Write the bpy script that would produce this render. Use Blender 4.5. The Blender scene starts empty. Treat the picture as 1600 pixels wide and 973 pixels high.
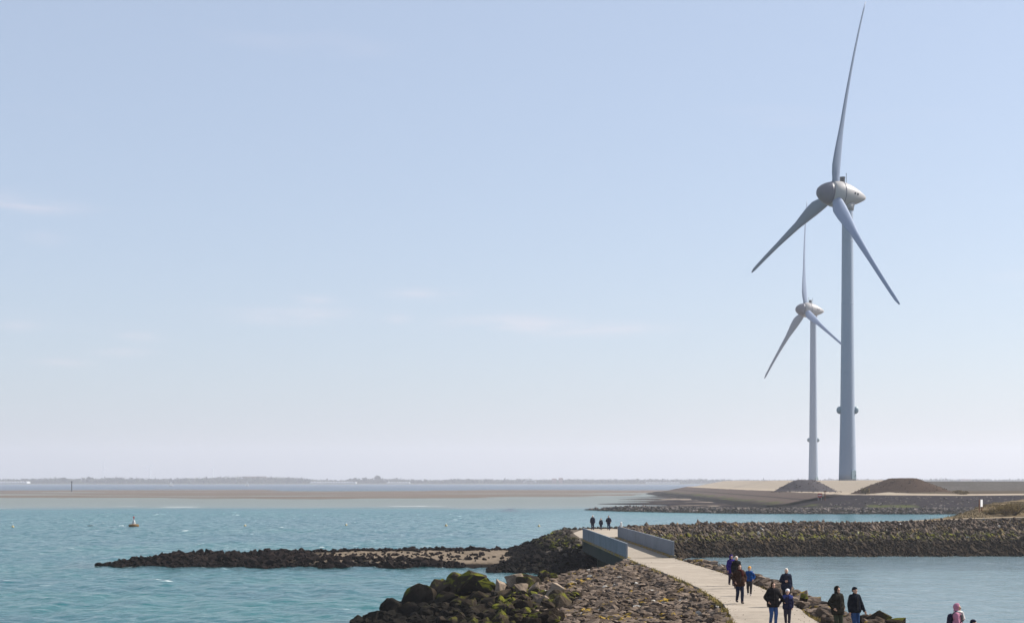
import bpy, bmesh, math, random
import numpy as np
from mathutils import Vector, Matrix, noise as mnoise, Euler

S = bpy.context.scene
COL = S.collection
R_ = math.radians

# ------------------------------------------------------------------ camera
F, HC, HY = 2400.0, 8.6, 751.0          # focal length in photo pixels, eye height, horizon row
cam = bpy.data.cameras.new('camera'); camo = bpy.data.objects.new('camera', cam); COL.objects.link(camo)
camo.location = (0, 0, HC); camo.rotation_euler = (R_(90), 0, 0)
cam.sensor_fit = 'HORIZONTAL'; cam.sensor_width = 36.0; cam.lens = 36.0 * F / 1600.0
cam.shift_y = (HY - 486.5) / 1600.0
cam.clip_start = 1.0; cam.clip_end = 30000.0
S.camera = camo

# ------------------------------------------------------------------ sky, sun, exposure
SUN_AZ, SUN_EL = 72.0, 43.0             # degrees to the right of the view axis, degrees up
W = bpy.data.worlds.new('World'); S.world = W; W.use_nodes = True
wn, wl = W.node_tree.nodes, W.node_tree.links
wn.clear()
wo = wn.new('ShaderNodeOutputWorld'); bg = wn.new('ShaderNodeBackground'); bg.inputs['Strength'].default_value = 0.085
sky = wn.new('ShaderNodeTexSky'); sky.sky_type = 'NISHITA'; sky.sun_disc = False
sky.sun_elevation = R_(SUN_EL); sky.sun_rotation = R_(SUN_AZ)
sky.air_density = 1.0; sky.dust_density = 1.4; sky.ozone_density = 3.0; sky.altitude = 0
wl.new(bg.outputs[0], wo.inputs['Surface'])


def world_clouds():
    """thin low cloud wisps mixed over the sky, by world direction"""
    def m(op, a, b=None, c=None):
        n = wn.new('ShaderNodeMath'); n.operation = op
        for i, v in enumerate((a, b, c)):
            if v is None: continue
            if isinstance(v, (int, float)): n.inputs[i].default_value = v
            else: wl.new(v, n.inputs[i])
        return n.outputs[0]
    tc = wn.new('ShaderNodeTexCoord'); sp = wn.new('ShaderNodeSeparateXYZ'); wl.new(tc.outputs['Generated'], sp.inputs[0])
    az = m('ARCTAN2', sp.outputs[0], sp.outputs[1]); el = m('ARCSINE', sp.outputs[2])
    cv = wn.new('ShaderNodeCombineXYZ'); wl.new(m('MULTIPLY', az, 9.0), cv.inputs[0]); wl.new(m('MULTIPLY', el, 55.0), cv.inputs[1])
    nz = wn.new('ShaderNodeTexNoise'); nz.inputs['Scale'].default_value = 1.6; nz.inputs['Detail'].default_value = 6; nz.inputs['Roughness'].default_value = .6
    wl.new(cv.outputs[0], nz.inputs['Vector'])
    big = wn.new('ShaderNodeTexNoise'); big.inputs['Scale'].default_value = .45; big.inputs['Detail'].default_value = 2
    wl.new(cv.outputs[0], big.inputs['Vector'])
    gen = m('MULTIPLY', m('SMOOTHSTEP' if False else 'MAXIMUM', m('SUBTRACT', big.outputs[0], .62), 0.0), 2.0)
    total = gen
    for (px, py, wx, wy, s) in ((35, 322, 75, 10, 1.0), (70, 373, 28, 9, .6), (455, 493, 90, 11, .9), (490, 467, 28, 8, .8),
                                (662, 460, 48, 9, .9), (622, 498, 20, 7, .7), (800, 507, 85, 13, 1.25), (940, 513, 90, 10, .9),
                                (215, 526, 30, 8, .7), (190, 550, 40, 7, .6), (100, 566, 40, 7, .5), (20, 508, 30, 8, .5),
                                (-150, 300, 120, 14, .9), (1780, 420, 140, 14, .8)):
        a0 = math.atan((px - 800) / F); e0 = math.atan((HY - py) / math.hypot(F, px - 800))
        da = m('DIVIDE', m('SUBTRACT', az, a0), wx / F); de = m('DIVIDE', m('SUBTRACT', el, e0), wy / F)
        q = m('ADD', m('MULTIPLY', da, da), m('MULTIPLY', de, de))
        total = m('ADD', total, m('MULTIPLY', m('EXPONENT', m('MULTIPLY', q, -1.0)), s))
    tex = m('MULTIPLY', m('MAXIMUM', m('SUBTRACT', nz.outputs[0], .33), 0.0), 2.6)
    fac = m('MINIMUM', m('MULTIPLY', m('MULTIPLY', total, tex), .55), .7)
    mx = wn.new('ShaderNodeMix'); mx.data_type = 'RGBA'
    veil = wn.new('ShaderNodeMix'); veil.data_type = 'RGBA'; veil.inputs[0].default_value = .42     # even thin high cloud over the whole sky
    wl.new(sky.outputs[0], veil.inputs[6]); veil.inputs[7].default_value = (5.55, 6.25, 7.6, 1)
    wl.new(fac, mx.inputs['Factor']); wl.new(veil.outputs[2], mx.inputs[6]); mx.inputs[7].default_value = (6.9, 6.3, 6.7, 1)
    wl.new(mx.outputs[2], bg.inputs['Color'])


world_clouds()
sl = bpy.data.lights.new('sun', 'SUN'); sun = bpy.data.objects.new('sun', sl); COL.objects.link(sun)
sl.energy = 5.0; sl.angle = R_(0.53); sl.color = (1.0, 0.95, 0.87)
sdir = Vector((math.sin(R_(SUN_AZ)) * math.cos(R_(SUN_EL)), math.cos(R_(SUN_AZ)) * math.cos(R_(SUN_EL)), math.sin(R_(SUN_EL))))
sun.rotation_euler = sdir.to_track_quat('Z', 'Y').to_euler(); sun.location = sdir * 300
S.view_settings.view_transform = 'Standard'; S.view_settings.look = 'None'
S.view_settings.exposure = 0.61; S.view_settings.gamma = 1.0
S.render.engine = 'CYCLES'
S.cycles.use_denoising = True
S.cycles.volume_bounces = 1; S.cycles.max_bounces = 6; S.cycles.diffuse_bounces = 3

# ------------------------------------------------------------------ helpers
rng = np.random.default_rng(7); random.seed(7)


def P(px, py, d):
    """photo pixel at distance d (metres along the view axis) -> world point"""
    return Vector(((px - 800) / F * d, d, HC - (py - HY) / F * d))


def on(px, py, z):
    return P(px, py, F * (HC - z) / (py - HY))


def tag(o, label=None, cat=None, group=None, kind=None):
    if label: o['label'] = label
    if cat: o['category'] = cat
    if group: o['group'] = group
    if kind: o['kind'] = kind
    return o


def link(name, me, mat=None, parent=None, loc=None, rot=None, smooth=None):
    o = bpy.data.objects.new(name, me); COL.objects.link(o)
    if me is not None and mat is not None and not me.materials: me.materials.append(mat)
    if parent is not None: o.parent = parent
    if loc is not None: o.location = loc
    if rot is not None: o.rotation_euler = rot
    if smooth is not None and me is not None:
        me.polygons.foreach_set('use_smooth', [smooth] * len(me.polygons))
    return o


def empty(name, loc=(0, 0, 0), rz=0):
    o = bpy.data.objects.new(name, None); COL.objects.link(o); o.location = loc; o.rotation_euler = (0, 0, rz)
    o.empty_display_size = .2
    return o


def mesh_np(name, V, Fc):
    """mesh from numpy verts (n,3) and faces (m,k)"""
    me = bpy.data.meshes.new(name)
    V = np.ascontiguousarray(V, np.float32); Fc = np.ascontiguousarray(Fc, np.int32)
    k = Fc.shape[1]
    me.vertices.add(len(V)); me.vertices.foreach_set('co', V.ravel())
    me.loops.add(Fc.size); me.loops.foreach_set('vertex_index', Fc.ravel())
    me.polygons.add(len(Fc)); me.polygons.foreach_set('loop_start', np.arange(0, Fc.size, k, dtype=np.int32))
    me.update(calc_edges=True); me.validate()
    return me


def bm_mesh(bm, name):
    bmesh.ops.recalc_face_normals(bm, faces=bm.faces)
    me = bpy.data.meshes.new(name); bm.to_mesh(me); bm.free(); return me


def bm_box(bm, c, s, rot=None):
    M = Matrix.Translation(c)
    if rot is not None: M = M @ rot.to_4x4()
    r = bmesh.ops.create_cube(bm, size=1.0, matrix=M @ Matrix.Diagonal((s[0], s[1], s[2], 1)))
    return r['verts']


def bm_cyl(bm, p0, p1, r0, r1=None, n=12):
    r1 = r0 if r1 is None else r1
    p0, p1 = Vector(p0), Vector(p1); d = p1 - p0
    M = Matrix.Translation((p0 + p1) / 2) @ d.to_track_quat('Z', 'Y').to_matrix().to_4x4()
    return bmesh.ops.create_cone(bm, cap_ends=True, segments=n, radius1=r0, radius2=r1, depth=d.length, matrix=M)['verts']


def bm_ball(bm, c, r, sub=2):
    s = r if isinstance(r, (tuple, list)) else (r, r, r)
    return bmesh.ops.create_icosphere(bm, subdivisions=sub, radius=1.0, matrix=Matrix.Translation(c) @ Matrix.Diagonal((s[0], s[1], s[2], 1)))['verts']


def bm_lathe(bm, prof, axis=Vector((0, 0, 1)), origin=Vector((0, 0, 0)), n=32):
    """prof: list of (s along axis, radius)"""
    q = axis.to_track_quat('Z', 'Y').to_matrix()
    rings = []
    for s, r in prof:
        if r < 1e-4: rings.append([bm.verts.new(origin + q @ Vector((0, 0, s)))])
        else: rings.append([bm.verts.new(origin + q @ Vector((r * math.cos(2 * math.pi * k / n), r * math.sin(2 * math.pi * k / n), s))) for k in range(n)])
    for a, b in zip(rings, rings[1:]):
        for k in range(n):
            k2 = (k + 1) % n
            if len(a) == 1 and len(b) == 1: continue
            if len(a) == 1: bm.faces.new((a[0], b[k], b[k2]))
            elif len(b) == 1: bm.faces.new((a[k], a[k2], b[0]))
            else: bm.faces.new((a[k], a[k2], b[k2], b[k]))
    if len(rings[0]) > 1: bm.faces.new(rings[0])
    if len(rings[-1]) > 1: bm.faces.new(rings[-1])


def vnoise(x, y, seed=0):
    """smooth 2-D value noise in 0..1, vectorised"""
    x = np.asarray(x, float); y = np.asarray(y, float)
    xi = np.floor(x).astype(np.int64); yi = np.floor(y).astype(np.int64); fx = x - xi; fy = y - yi
    fx = fx * fx * (3 - 2 * fx); fy = fy * fy * (3 - 2 * fy)

    def h(a, b):
        n = (a * 374761393 + b * 668265263 + seed * 1442695) & 0x7fffffff
        n = ((n ^ (n >> 13)) * 1274126177) & 0x7fffffff
        return ((n ^ (n >> 16)) & 0xffff) / 65535.0
    return (h(xi, yi) * (1 - fx) + h(xi + 1, yi) * fx) * (1 - fy) + (h(xi, yi + 1) * (1 - fx) + h(xi + 1, yi + 1) * fx) * fy


def fbm(x, y, seed=0, o=4):
    s = 0; a = .5
    for k in range(o):
        s = s + a * vnoise(x * 2 ** k, y * 2 ** k, seed + k); a *= .5
    return s


def sstep(a, b, x):
    t = np.clip((x - a) / (b - a), 0, 1); return t * t * (3 - 2 * t)


# ------------------------------------------------------------------ materials
class NT:
    """small node-tree writer"""
    def __init__(s, name):
        s.m = bpy.data.materials.new(name); s.m.use_nodes = True; s.t = s.m.node_tree; s.t.nodes.clear()
        s.out = s.t.nodes.new('ShaderNodeOutputMaterial'); s.b = s.t.nodes.new('ShaderNodeBsdfPrincipled')
        s.t.links.new(s.b.outputs[0], s.out.inputs['Surface'])
        g = s.t.nodes.new('ShaderNodeNewGeometry'); s.geo = g; s.pos = g.outputs['Position']; s.nrm = g.outputs['Normal']
        x = s.t.nodes.new('ShaderNodeSeparateXYZ'); s.L(s.pos, x.inputs[0]); s.x, s.y, s.z = x.outputs
        n = s.t.nodes.new('ShaderNodeSeparateXYZ'); s.L(s.nrm, n.inputs[0]); s.nz = n.outputs[2]

    def L(s, a, b): s.t.links.new(a, b)

    def put(s, v, sock):
        if v is None: return
        if isinstance(v, (int, float)): sock.default_value = v
        elif isinstance(v, (tuple, list)): sock.default_value = tuple(v) + ((1,) if len(v) == 3 and sock.type == 'RGBA' else ())
        else: s.L(v, sock)

    def M(s, op, a, b=None, c=None, clamp=False):
        n = s.t.nodes.new('ShaderNodeMath'); n.operation = op; n.use_clamp = clamp
        for i, v in enumerate((a, b, c)): s.put(v, n.inputs[i])
        return n.outputs[0]

    def noise(s, scale, detail=3, rough=.5, vec=None, stretch=None, w=None):
        n = s.t.nodes.new('ShaderNodeTexNoise'); n.inputs['Scale'].default_value = scale; n.inputs['Detail'].default_value = detail
        n.inputs['Roughness'].default_value = rough
        v = vec or s.pos
        if stretch:
            mp = s.t.nodes.new('ShaderNodeMapping'); mp.inputs['Scale'].default_value = stretch
            s.L(v, mp.inputs[0]); v = mp.outputs[0]
        s.L(v, n.inputs['Vector'])
        return n.outputs[0]

    def step(s, a, b, v):
        n = s.t.nodes.new('ShaderNodeMapRange'); n.interpolation_type = 'SMOOTHSTEP'
        s.put(v, n.inputs[0]); s.put(a, n.inputs[1]); s.put(b, n.inputs[2])
        return n.outputs[0]

    def mix(s, f, a, b, mode='MIX'):
        n = s.t.nodes.new('ShaderNodeMix'); n.data_type = 'RGBA'; n.blend_type = mode
        s.put(f, n.inputs[0]); s.put(a, n.inputs[6]); s.put(b, n.inputs[7])
        return n.outputs[2]

    def grey(s, v):
        n = s.t.nodes.new('ShaderNodeCombineColor')
        for i in range(3): s.put(v, n.inputs[i])
        return n.outputs[0]

    def bump(s, h, dist, strength=1.0):
        n = s.t.nodes.new('ShaderNodeBump'); n.inputs['Distance'].default_value = dist; n.inputs['Strength'].default_value = strength
        s.L(h, n.inputs['Height']); s.L(n.outputs[0], s.b.inputs['Normal'])

    def done(s, color=None, rough=.7, spec=0.0, metal=None):
        s.put(color, s.b.inputs['Base Color']); s.put(rough, s.b.inputs['Roughness'])
        if spec is not None: s.put(spec, s.b.inputs['Specular IOR Level'])
        if metal is not None: s.put(metal, s.b.inputs['Metallic'])
        return s.m

    def rnd(s):
        oi = s.t.nodes.new('ShaderNodeObjectInfo')
        return s.M('FRACT', s.M('ADD', oi.outputs['Random'], s.geo.outputs['Random Per Island']))


def plain(name, col, rough=.7, var=.12, scale=3.0, bump=None, metal=None):
    t = NT(name); n = t.noise(scale, 4, .6)
    c = t.mix(1.0, col, t.grey(t.M('ADD', t.M('MULTIPLY', n, 2 * var), 1 - var)), 'MULTIPLY')
    if bump: t.bump(t.noise(scale * 6, 3), bump)
    return t.done(c, rough, spec=.25 if rough < .7 else 0.0, metal=metal)


def rock_mat(name, c1, c2, weed=None, weed_w=.5, moss=None, lichen=0.0, pale=0.0, weedcol=(.009, .008, .0065), fine=5.0):
    """stones: tint by stone, wet weed below a tide mark, algae band, lichen flecks"""
    t = NT(name); r = t.rnd()
    n1 = t.noise(fine, 4, .65); n2 = t.noise(.55, 3)
    c = t.mix(r, c1, c2)
    r2 = t.M('FRACT', t.M('MULTIPLY', r, 7.31))
    c = t.mix(1.0, c, t.grey(t.M('ADD', t.M('MULTIPLY', n1, 1.1), t.M('MULTIPLY_ADD', r2, .5, .25))), 'MULTIPLY')
    if pale: c = t.mix(t.step(1 - pale - .005, 1 - pale + .005, t.M('FRACT', t.M('MULTIPLY', r, 31.7))), c, (.5, .47, .42))
    rough = .85
    if lichen:
        m = t.M('MULTIPLY', t.step(.56, .62, t.noise(.35, 3, .7)), t.step(.50, .58, t.noise(3.3, 2)))
        c = t.mix(t.M('MULTIPLY', m, lichen), c, (.34, .22, .035))
    if weed is not None:
        w = t.step(weed + weed_w, weed - weed_w, t.M('ADD', t.z, t.M('MULTIPLY_ADD', n2, 1.6, -.8)))
        c = t.mix(w, c, t.mix(t.noise(2.5, 3), weedcol, tuple(v * 1.9 for v in weedcol)))
        rough = t.M('MULTIPLY_ADD', w, -.12, .95)
    if moss:
        lo, hi, amt, th = moss
        g = t.M('MULTIPLY', t.step(lo - .35, lo + .25, t.z), t.step(hi + .4, hi - .2, t.z))
        g = t.M('MULTIPLY', g, t.step(th, th + .12, t.noise(.9, 3, .6)))
        g = t.M('MULTIPLY', g, t.step(-.1, .5, t.nz))
        c = t.mix(t.M('MULTIPLY', g, amt), c, t.mix(t.noise(4, 2), (.06, .075, .008), (.17, .16, .018)))
    t.bump(t.noise(fine * 2.2, 5, .75), .06, 1.0)
    return t.done(c, rough, spec=.02)


M_stone = rock_mat('bank_stone', (.072, .052, .038), (.185, .142, .11), weed=-.2, moss=(.3, 1.75, .8, .62), lichen=.95, pale=.015)
M_boulder = rock_mat('boulder', (.024, .018, .013), (.050, .038, .027), weed=1.7, weed_w=.45, moss=(1.75, 3.4, .95, .50), fine=3)
M_paleboulder = rock_mat('pale_boulder', (.17, .13, .095), (.25, .195, .148), weed=.2, weed_w=.3, moss=(.8, 2.6, .7, .61), fine=3)
M_mound = rock_mat('mound_rock', (.03, .025, .02), (.07, .058, .048), weed=2.3, weed_w=.35, weedcol=(.007, .006, .0055), moss=(2.1, 2.75, 1.0, .5), fine=4)
M_groyne = rock_mat('groyne_stone', (.042, .031, .024), (.155, .117, .09), weed=1.75, weed_w=.5, moss=(1.75, 2.35, .95, .46), lichen=.45, pale=.01,
                    weedcol=(.026, .019, .013))
M_spit_ = None
M_spit = rock_mat('spit_rock', (.009, .0065, .006), (.022, .016, .014), weed=.55, weed_w=.3, weedcol=(.008, .006, .0055))
M_berm = rock_mat('berm_stone', (.05, .042, .038), (.16, .137, .122), weed=.35, weed_w=.25)


def ground_mat(name, ca, cb, weed=None, scale=.8, weedcol=(.022, .02, .016)):
    t = NT(name); n = t.noise(scale, 5, .65)
    c = t.mix(n, ca, cb)
    c = t.mix(1.0, c, t.grey(t.M('MULTIPLY_ADD', t.noise(scale * 9, 3, .7), 1.2, .4)), 'MULTIPLY')
    if weed is not None:
        c = t.mix(t.step(weed + .4, weed - .4, t.M('ADD', t.z, t.M('MULTIPLY_ADD', t.noise(.4, 3), 1.2, -.6))), c, weedcol)
    t.bump(t.noise(scale * 6, 5, .7), .08)
    return t.done(c, .9)


M_bankground = ground_mat('bank_ground', (.025, .020, .016), (.05, .040, .032), weed=.5)
M_farground = ground_mat('far_bank_ground', (.07, .06, .05), (.13, .11, .09), weed=1.6)
M_sand = ground_mat('spit_sand', (.14, .11, .08), (.235, .19, .145), weed=.28, scale=.5)
M_grassbank = ground_mat('dry_grass_bank', (.12, .09, .05), (.30, .235, .15), scale=.5)


def concrete(name, col, edge=None, scale=1.2, streak=False):
    t = NT(name); r = t.rnd()
    c = t.mix(1.0, col, t.grey(t.M('ADD', t.M('MULTIPLY_ADD', t.noise(scale, 5, .7), .5, .68), t.M('MULTIPLY', r, .14))), 'MULTIPLY')
    c = t.mix(t.M('MULTIPLY', t.step(.48, .70, t.noise(.35, 6, .78)), .5), c, tuple(v * .60 for v in col))
    c = t.mix(t.M('MULTIPLY', t.step(.60, .66, t.noise(2.6, 4, .7)), .35), c, tuple(v * .5 for v in col))
    if edge: c = t.mix(t.step(.42, .58, t.noise(2.2, 4, .7)), c, edge)
    if streak: c = t.mix(t.M('MULTIPLY', t.step(.5, .72, t.noise(2.0, 4, .7, stretch=(1, 1, .12))), .55), c, tuple(v * .5 for v in col))
    t.bump(t.noise(14, 4, .7), .006)
    return t.done(c, .85)


M_path = concrete('path_concrete', (.315, .270, .220))
M_joint = plain('joint_filler', (.19, .16, .12), .95)
M_parapet = concrete('parapet_concrete_sky_tint', (.205, .222, .245), scale=.7, streak=True)  # bluish cast of skylight mixed into the grey base; streaks are stains
M_deck = concrete('deck_concrete', (.30, .258, .212))
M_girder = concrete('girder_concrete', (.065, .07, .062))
M_ledge = concrete('ledge_concrete', (.21, .185, .15), edge=(.29, .19, .035))

# ------------------------------------------------------------------ sea
def build_sea():
    xs = np.concatenate([[-16000, -6000, -2500, -1200, -600, -350, -230], np.arange(-170, 170.1, .62), [230, 350, 600, 1200, 2500, 6000, 16000]])
    ys = [-300, -60, 10, 30, 45]; y = 55.0
    while y < 480: ys.append(y); y += max(.42, y * .0036)
    ys += [500, 530, 570, 620, 700, 850, 1100, 1600, 2400, 4000, 7000, 14000]
    ys = np.array(ys); X, Y = np.meshgrid(xs, ys)
    Z = np.zeros_like(X); r = np.random.default_rng(3)
    chop = .30 + .75 * sstep(8, -12, X - (Y - 110) * .02) + .25 * sstep(200, 260, Y)   # the basin right of the path is calmer
    wind = R_(200)
    for k in range(46):
        lam = 1.2 * (1.042 ** k) * r.uniform(.9, 1.1); lam = min(lam, 8); a = wind + r.normal() * .55
        kx, ky = math.cos(a) * 2 * math.pi / lam, math.sin(a) * 2 * math.pi / lam
        amp = .0066 * lam ** .42
        ph = kx * X + ky * Y + r.uniform(0, 6.28) + 1.6 * np.sin(X * .013 * r.uniform(.5, 2) + Y * .017 * r.uniform(.5, 2))
        s = np.sin(ph); Z += amp * (s + .28 * np.cos(2 * ph))
    Z *= chop * (1 - sstep(380, 480, Y)) * (1 - sstep(140, 170, np.abs(X))) * sstep(45, 60, Y)
    ny, nx = X.shape; V = np.stack([X.ravel(), Y.ravel(), Z.ravel()], 1)
    i = np.arange(ny * nx).reshape(ny, nx)
    Fc = np.stack([i[:-1, :-1].ravel(), i[:-1, 1:].ravel(), i[1:, 1:].ravel(), i[1:, :-1].ravel()], 1)
    me = mesh_np('sea', V, Fc)
    shore = np.maximum(np.maximum(near_h(X, Y), far_h(X, Y)), np.maximum(spit_h(X, Y), np.where(Y > 380, -9, -9)))
    at = me.attributes.new('bed', 'FLOAT', 'POINT'); at.data.foreach_set('value', np.clip(shore, -9, 3).ravel().astype(np.float32))
    t = NT('sea_water'); ba = t.t.nodes.new('ShaderNodeAttribute'); ba.attribute_name = 'bed'; bed = ba.outputs['Fac']
    big = t.noise(.035, 3, .5, stretch=(.45, 1.0, 1)); mid = t.noise(.16, 4, .55, stretch=(.4, 1, 1))
    deep = t.mix(t.step(.35, .65, big), (.005, .080, .090), (.010, .102, .098))
    deep = t.mix(t.M('MULTIPLY', t.step(.42, .68, mid), .55), deep, (.005, .068, .084))
    # silty shallows over the tidal flat further out
    ye = t.M('ADD', t.y, t.M('MULTIPLY_ADD', t.noise(.012, 4, .6, stretch=(1, .3, 1)), 130, -65))
    silt = t.M('MULTIPLY', t.step(440, 520, ye), t.step(1450, 1050, ye))
    c = t.mix(silt, deep, t.mix(t.noise(.02, 3, .5, stretch=(.3, 1, 1)), (.105, .135, .118), (.155, .155, .128)))
    c = t.mix(t.step(1100, 1500, ye), c, (.045, .07, .10))
    basin = t.M('MULTIPLY', t.step(4, 14, t.M('SUBTRACT', t.x, t.M('MULTIPLY', t.M('SUBTRACT', t.y, 110), .02))), t.step(196, 180, t.y))
    c = t.mix(basin, c, t.mix(mid, (.085, .140, .150), (.11, .168, .175)))
    # foam: small crests and long streaks
    f1 = t.M('MULTIPLY', t.step(.60, .665, t.noise(.42, 4, .62, stretch=(.36, 1.0, 1))), t.step(.03, .14, t.z))
    f1 = t.M('MULTIPLY', f1, t.step(.36, .56, t.noise(.02, 2)))
    f2 = t.M('MULTIPLY', t.step(.60, .70, t.noise(.05, 3, .5, stretch=(.18, 1.6, 1))), t.step(.60, .74, t.noise(.8, 3, .6, stretch=(.3, 1, 1))))
    f3 = t.M('MULTIPLY', t.step(.66, .70, t.noise(.06, 4, .6, stretch=(.35, 1, 1))), t.M('MULTIPLY', t.step(462, 480, t.y), t.step(640, 520, t.y)))
    f4 = t.M('MULTIPLY', t.M('MULTIPLY', t.step(-.40, -.03, bed), t.step(.50, .66, t.noise(.7, 4, .6))), t.step(.47, .58, t.noise(.09, 2)))
    c = t.mix(t.M('MULTIPLY', t.step(-2.2, -.3, bed), .55), c, t.mix(t.noise(.3, 3), (.022, .045, .060), (.05, .085, .08)))
    foam = t.M('MINIMUM', t.M('ADD', t.M('ADD', t.M('MULTIPLY', f4, t.M('MULTIPLY_ADD', basin, -.4, .5)), t.M('ADD', t.M('MULTIPLY', f1, .85), t.M('MULTIPLY', t.M('MULTIPLY', f2, .5), t.M('SUBTRACT', 1.0, basin)))), t.M('MULTIPLY', f3, .7)), 1.0)
    c = t.mix(foam, c, (.72, .74, .72))
    n1 = t.noise(1.5, 3, .6, stretch=(.6, 1, 1)); n2 = t.noise(.45, 3, .55, stretch=(.5, 1, 1))
    t.bump(t.M('ADD', t.M('MULTIPLY', n1, .35), n2), .42, .9)
    t.b.inputs['IOR'].default_value = 1.33
    m = t.done(c, t.M('ADD', t.M('MULTIPLY_ADD', foam, .5, .16), t.M('MULTIPLY', t.step(260, 700, t.y), .24)), spec=.3)
    o = link('sea', me, m, smooth=True); tag(o, kind='structure')
    return o





# ------------------------------------------------------------------ terrain sheets
def heightfield(name, x0, x1, y0, y1, step, fn, mat, cut=-.9, smooth=True, stepy=None):
    xs = np.arange(x0, x1 + step / 2, step); ys = np.arange(y0, y1 + 1e-6, stepy or step); X, Y = np.meshgrid(xs, ys)
    Z = np.maximum(fn(X, Y), cut - .3); ny, nx = X.shape
    V = np.stack([X.ravel(), Y.ravel(), Z.ravel()], 1); i = np.arange(ny * nx).reshape(ny, nx)
    Fc = np.stack([i[:-1, :-1].ravel(), i[:-1, 1:].ravel(), i[1:, 1:].ravel(), i[1:, :-1].ravel()], 1)
    keep = Z.ravel()[Fc].max(1) > cut; Fc = Fc[keep]
    used = np.unique(Fc); mp = np.full(len(V), -1); mp[used] = np.arange(len(used))
    o = link(name, mesh_np(name, V[used], mp[Fc]), mat, smooth=smooth); tag(o, kind='structure')
    return o


PZ = 2.9
# path edges: distance, left x, right x
PATH = [(20, 16.0, 21.0), (35, 13.6, 18.0), (44, 11.9, 16.2), (50, 10.5, 15.0), (55, 9.5, 13.6), (58, 9.0, 12.85), (62, 8.95, 12.35), (66, 9.35, 12.6), (70, 9.72, 12.95),
        (76, 9.92, 13.2), (82, 9.95, 13.32), (89, 9.75, 13.25), (97, 9.35, 12.95), (104, 8.95, 12.5), (110, 8.62, 12.15), (114, 8.45, 11.95)]
_py = np.array([p[0] for p in PATH]); _pl = np.array([p[1] for p in PATH]); _pr = np.array([p[2] for p in PATH])
def xl(y): return np.interp(y, _py, _pl)
def xr(y): return np.interp(y, _py, _pr)


def near_end(x): return np.interp(x, [-11, -9.3, -5, 0, 4, 7.5, 8.4, 12.2, 13, 16], [91, 94.5, 99, 104, 110, 114, 118, 118, 114, 110])


def near_h(x, y):
    L, R = xl(y), xr(y); u = L - x; v = x - R
    cr = np.interp(y, [40, 58, 66], [2.6, 2.3, 1.1])
    z = np.full(np.shape(x), PZ - .14)
    z = np.where(u > 0, PZ - .12 - .10 * u - .003 * u * u + .12 * np.exp(-((u - 14) / 4.) ** 2), z)
    z = np.where(v > 0, PZ - .14 + .16 * np.minimum(v / .8, 1) - np.maximum(v - cr, 0) * .6, z)
    z = np.minimum(z, (near_end(x) - y) * .52)
    off = np.where((u > .15) | (v > .15), 1.0, 0.0)
    return z + off * (fbm(x * .5, y * .5, 5) - .5) * .35


headland = heightfield('rocky_headland', -14, 26, 22, 119, .45, near_h, M_bankground)


def far_h(x, y):
    zc = np.interp(x, [4, 13, 20, 45, 63, 130], [2.85, 2.85, 2.95, 3.2, 3.85, 4.6]) + np.where(x > 40, 1, 0) * .035 * np.clip(y - 203, 0, 25) * sstep(52, 66, x)
    yf = np.interp(x, [-4, 0, 5, 9, 12.3, 15, 20, 30, 130], [147.5, 144.5, 141.5, 141, 143, 163, 172.5, 175.5, 178])
    yb = np.interp(x, [-3, 4, 12, 18, 25, 46, 54, 60, 66, 78, 100, 140], [176, 186, 189, 197, 201, 203.5, 208.5, 217, 230, 262, 310, 340])
    z = np.minimum(np.minimum(zc, (y - yf) * .215), (yb - y) * .45)
    z = np.minimum(z, 2.95 - (6.6 - x) * .36)
    return z + (fbm(x * .4, y * .4, 9) - .5) * .25


M_far2 = None
def far_ground_material():
    t = NT('groyne_ground')
    n = t.noise(.6, 5, .65)
    c = t.mix(n, (.07, .06, .05), (.13, .11, .09))
    c = t.mix(t.step(1.9, 1.2, t.M('ADD', t.z, t.M('MULTIPLY_ADD', t.noise(.4, 3), 1.2, -.6))), c, (.026, .023, .018))
    bank = t.M('MULTIPLY', t.step(40, 46, t.x), t.step(195.5, 197.5, t.y))
    c = t.mix(bank, c, t.mix(t.noise(.25, 4, .6), (.085, .062, .034), (.21, .16, .10)))
    c = t.mix(1.0, c, t.grey(t.M('MULTIPLY_ADD', t.noise(5, 3, .7), 1.0, .5)), 'MULTIPLY')
    t.bump(t.noise(4, 5, .7), .08)
    return t.done(c, .9)


groyne = heightfield('rocky_groyne', -5, 135, 139, 335, .8, far_h, far_ground_material())


def spit_h(x, y):
    yf = np.interp(x, [-41.2, -36, -25, 3], [155.8, 154.2, 153, 152.5]); yb = np.interp(x, [-41.2, -36, -25, -15, 3], [156.2, 161, 170.5, 174, 176])
    z = np.minimum(np.minimum((y - yf) * .28, (yb - y) * .28), .62) + .25 * np.exp(-((y - yb + 3.5) / 2.2) ** 2)
    w = np.minimum((x + 41.2) * .3, 1)
    return np.minimum(z, w) + (fbm(x * .35, y * .35, 21) - .5) * .35


def spit_ground():
    t = NT('spit_ground'); n = t.noise(.5, 5, .65)
    c = t.mix(n, (.13, .10, .072), (.225, .18, .135))
    c = t.mix(t.M('MULTIPLY', t.step(.52, .62, t.noise(1.3, 4, .7)), .6), c, (.06, .048, .036))
    e = t.M('ADD', t.x, t.M('MULTIPLY_ADD', t.noise(.15, 3), 12, -6))
    wet = t.M('MAXIMUM', t.step(-16, -26, e), t.step(.42, .22, t.z))
    c = t.mix(wet, c, (.016, .013, .011))
    t.bump(t.noise(4, 5, .7), .1)
    return t.done(c, .9)


spit = heightfield('rock_spit', -46, 4, 150, 180, .6, spit_h, spit_ground(), cut=-.6)

build_sea()

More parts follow.
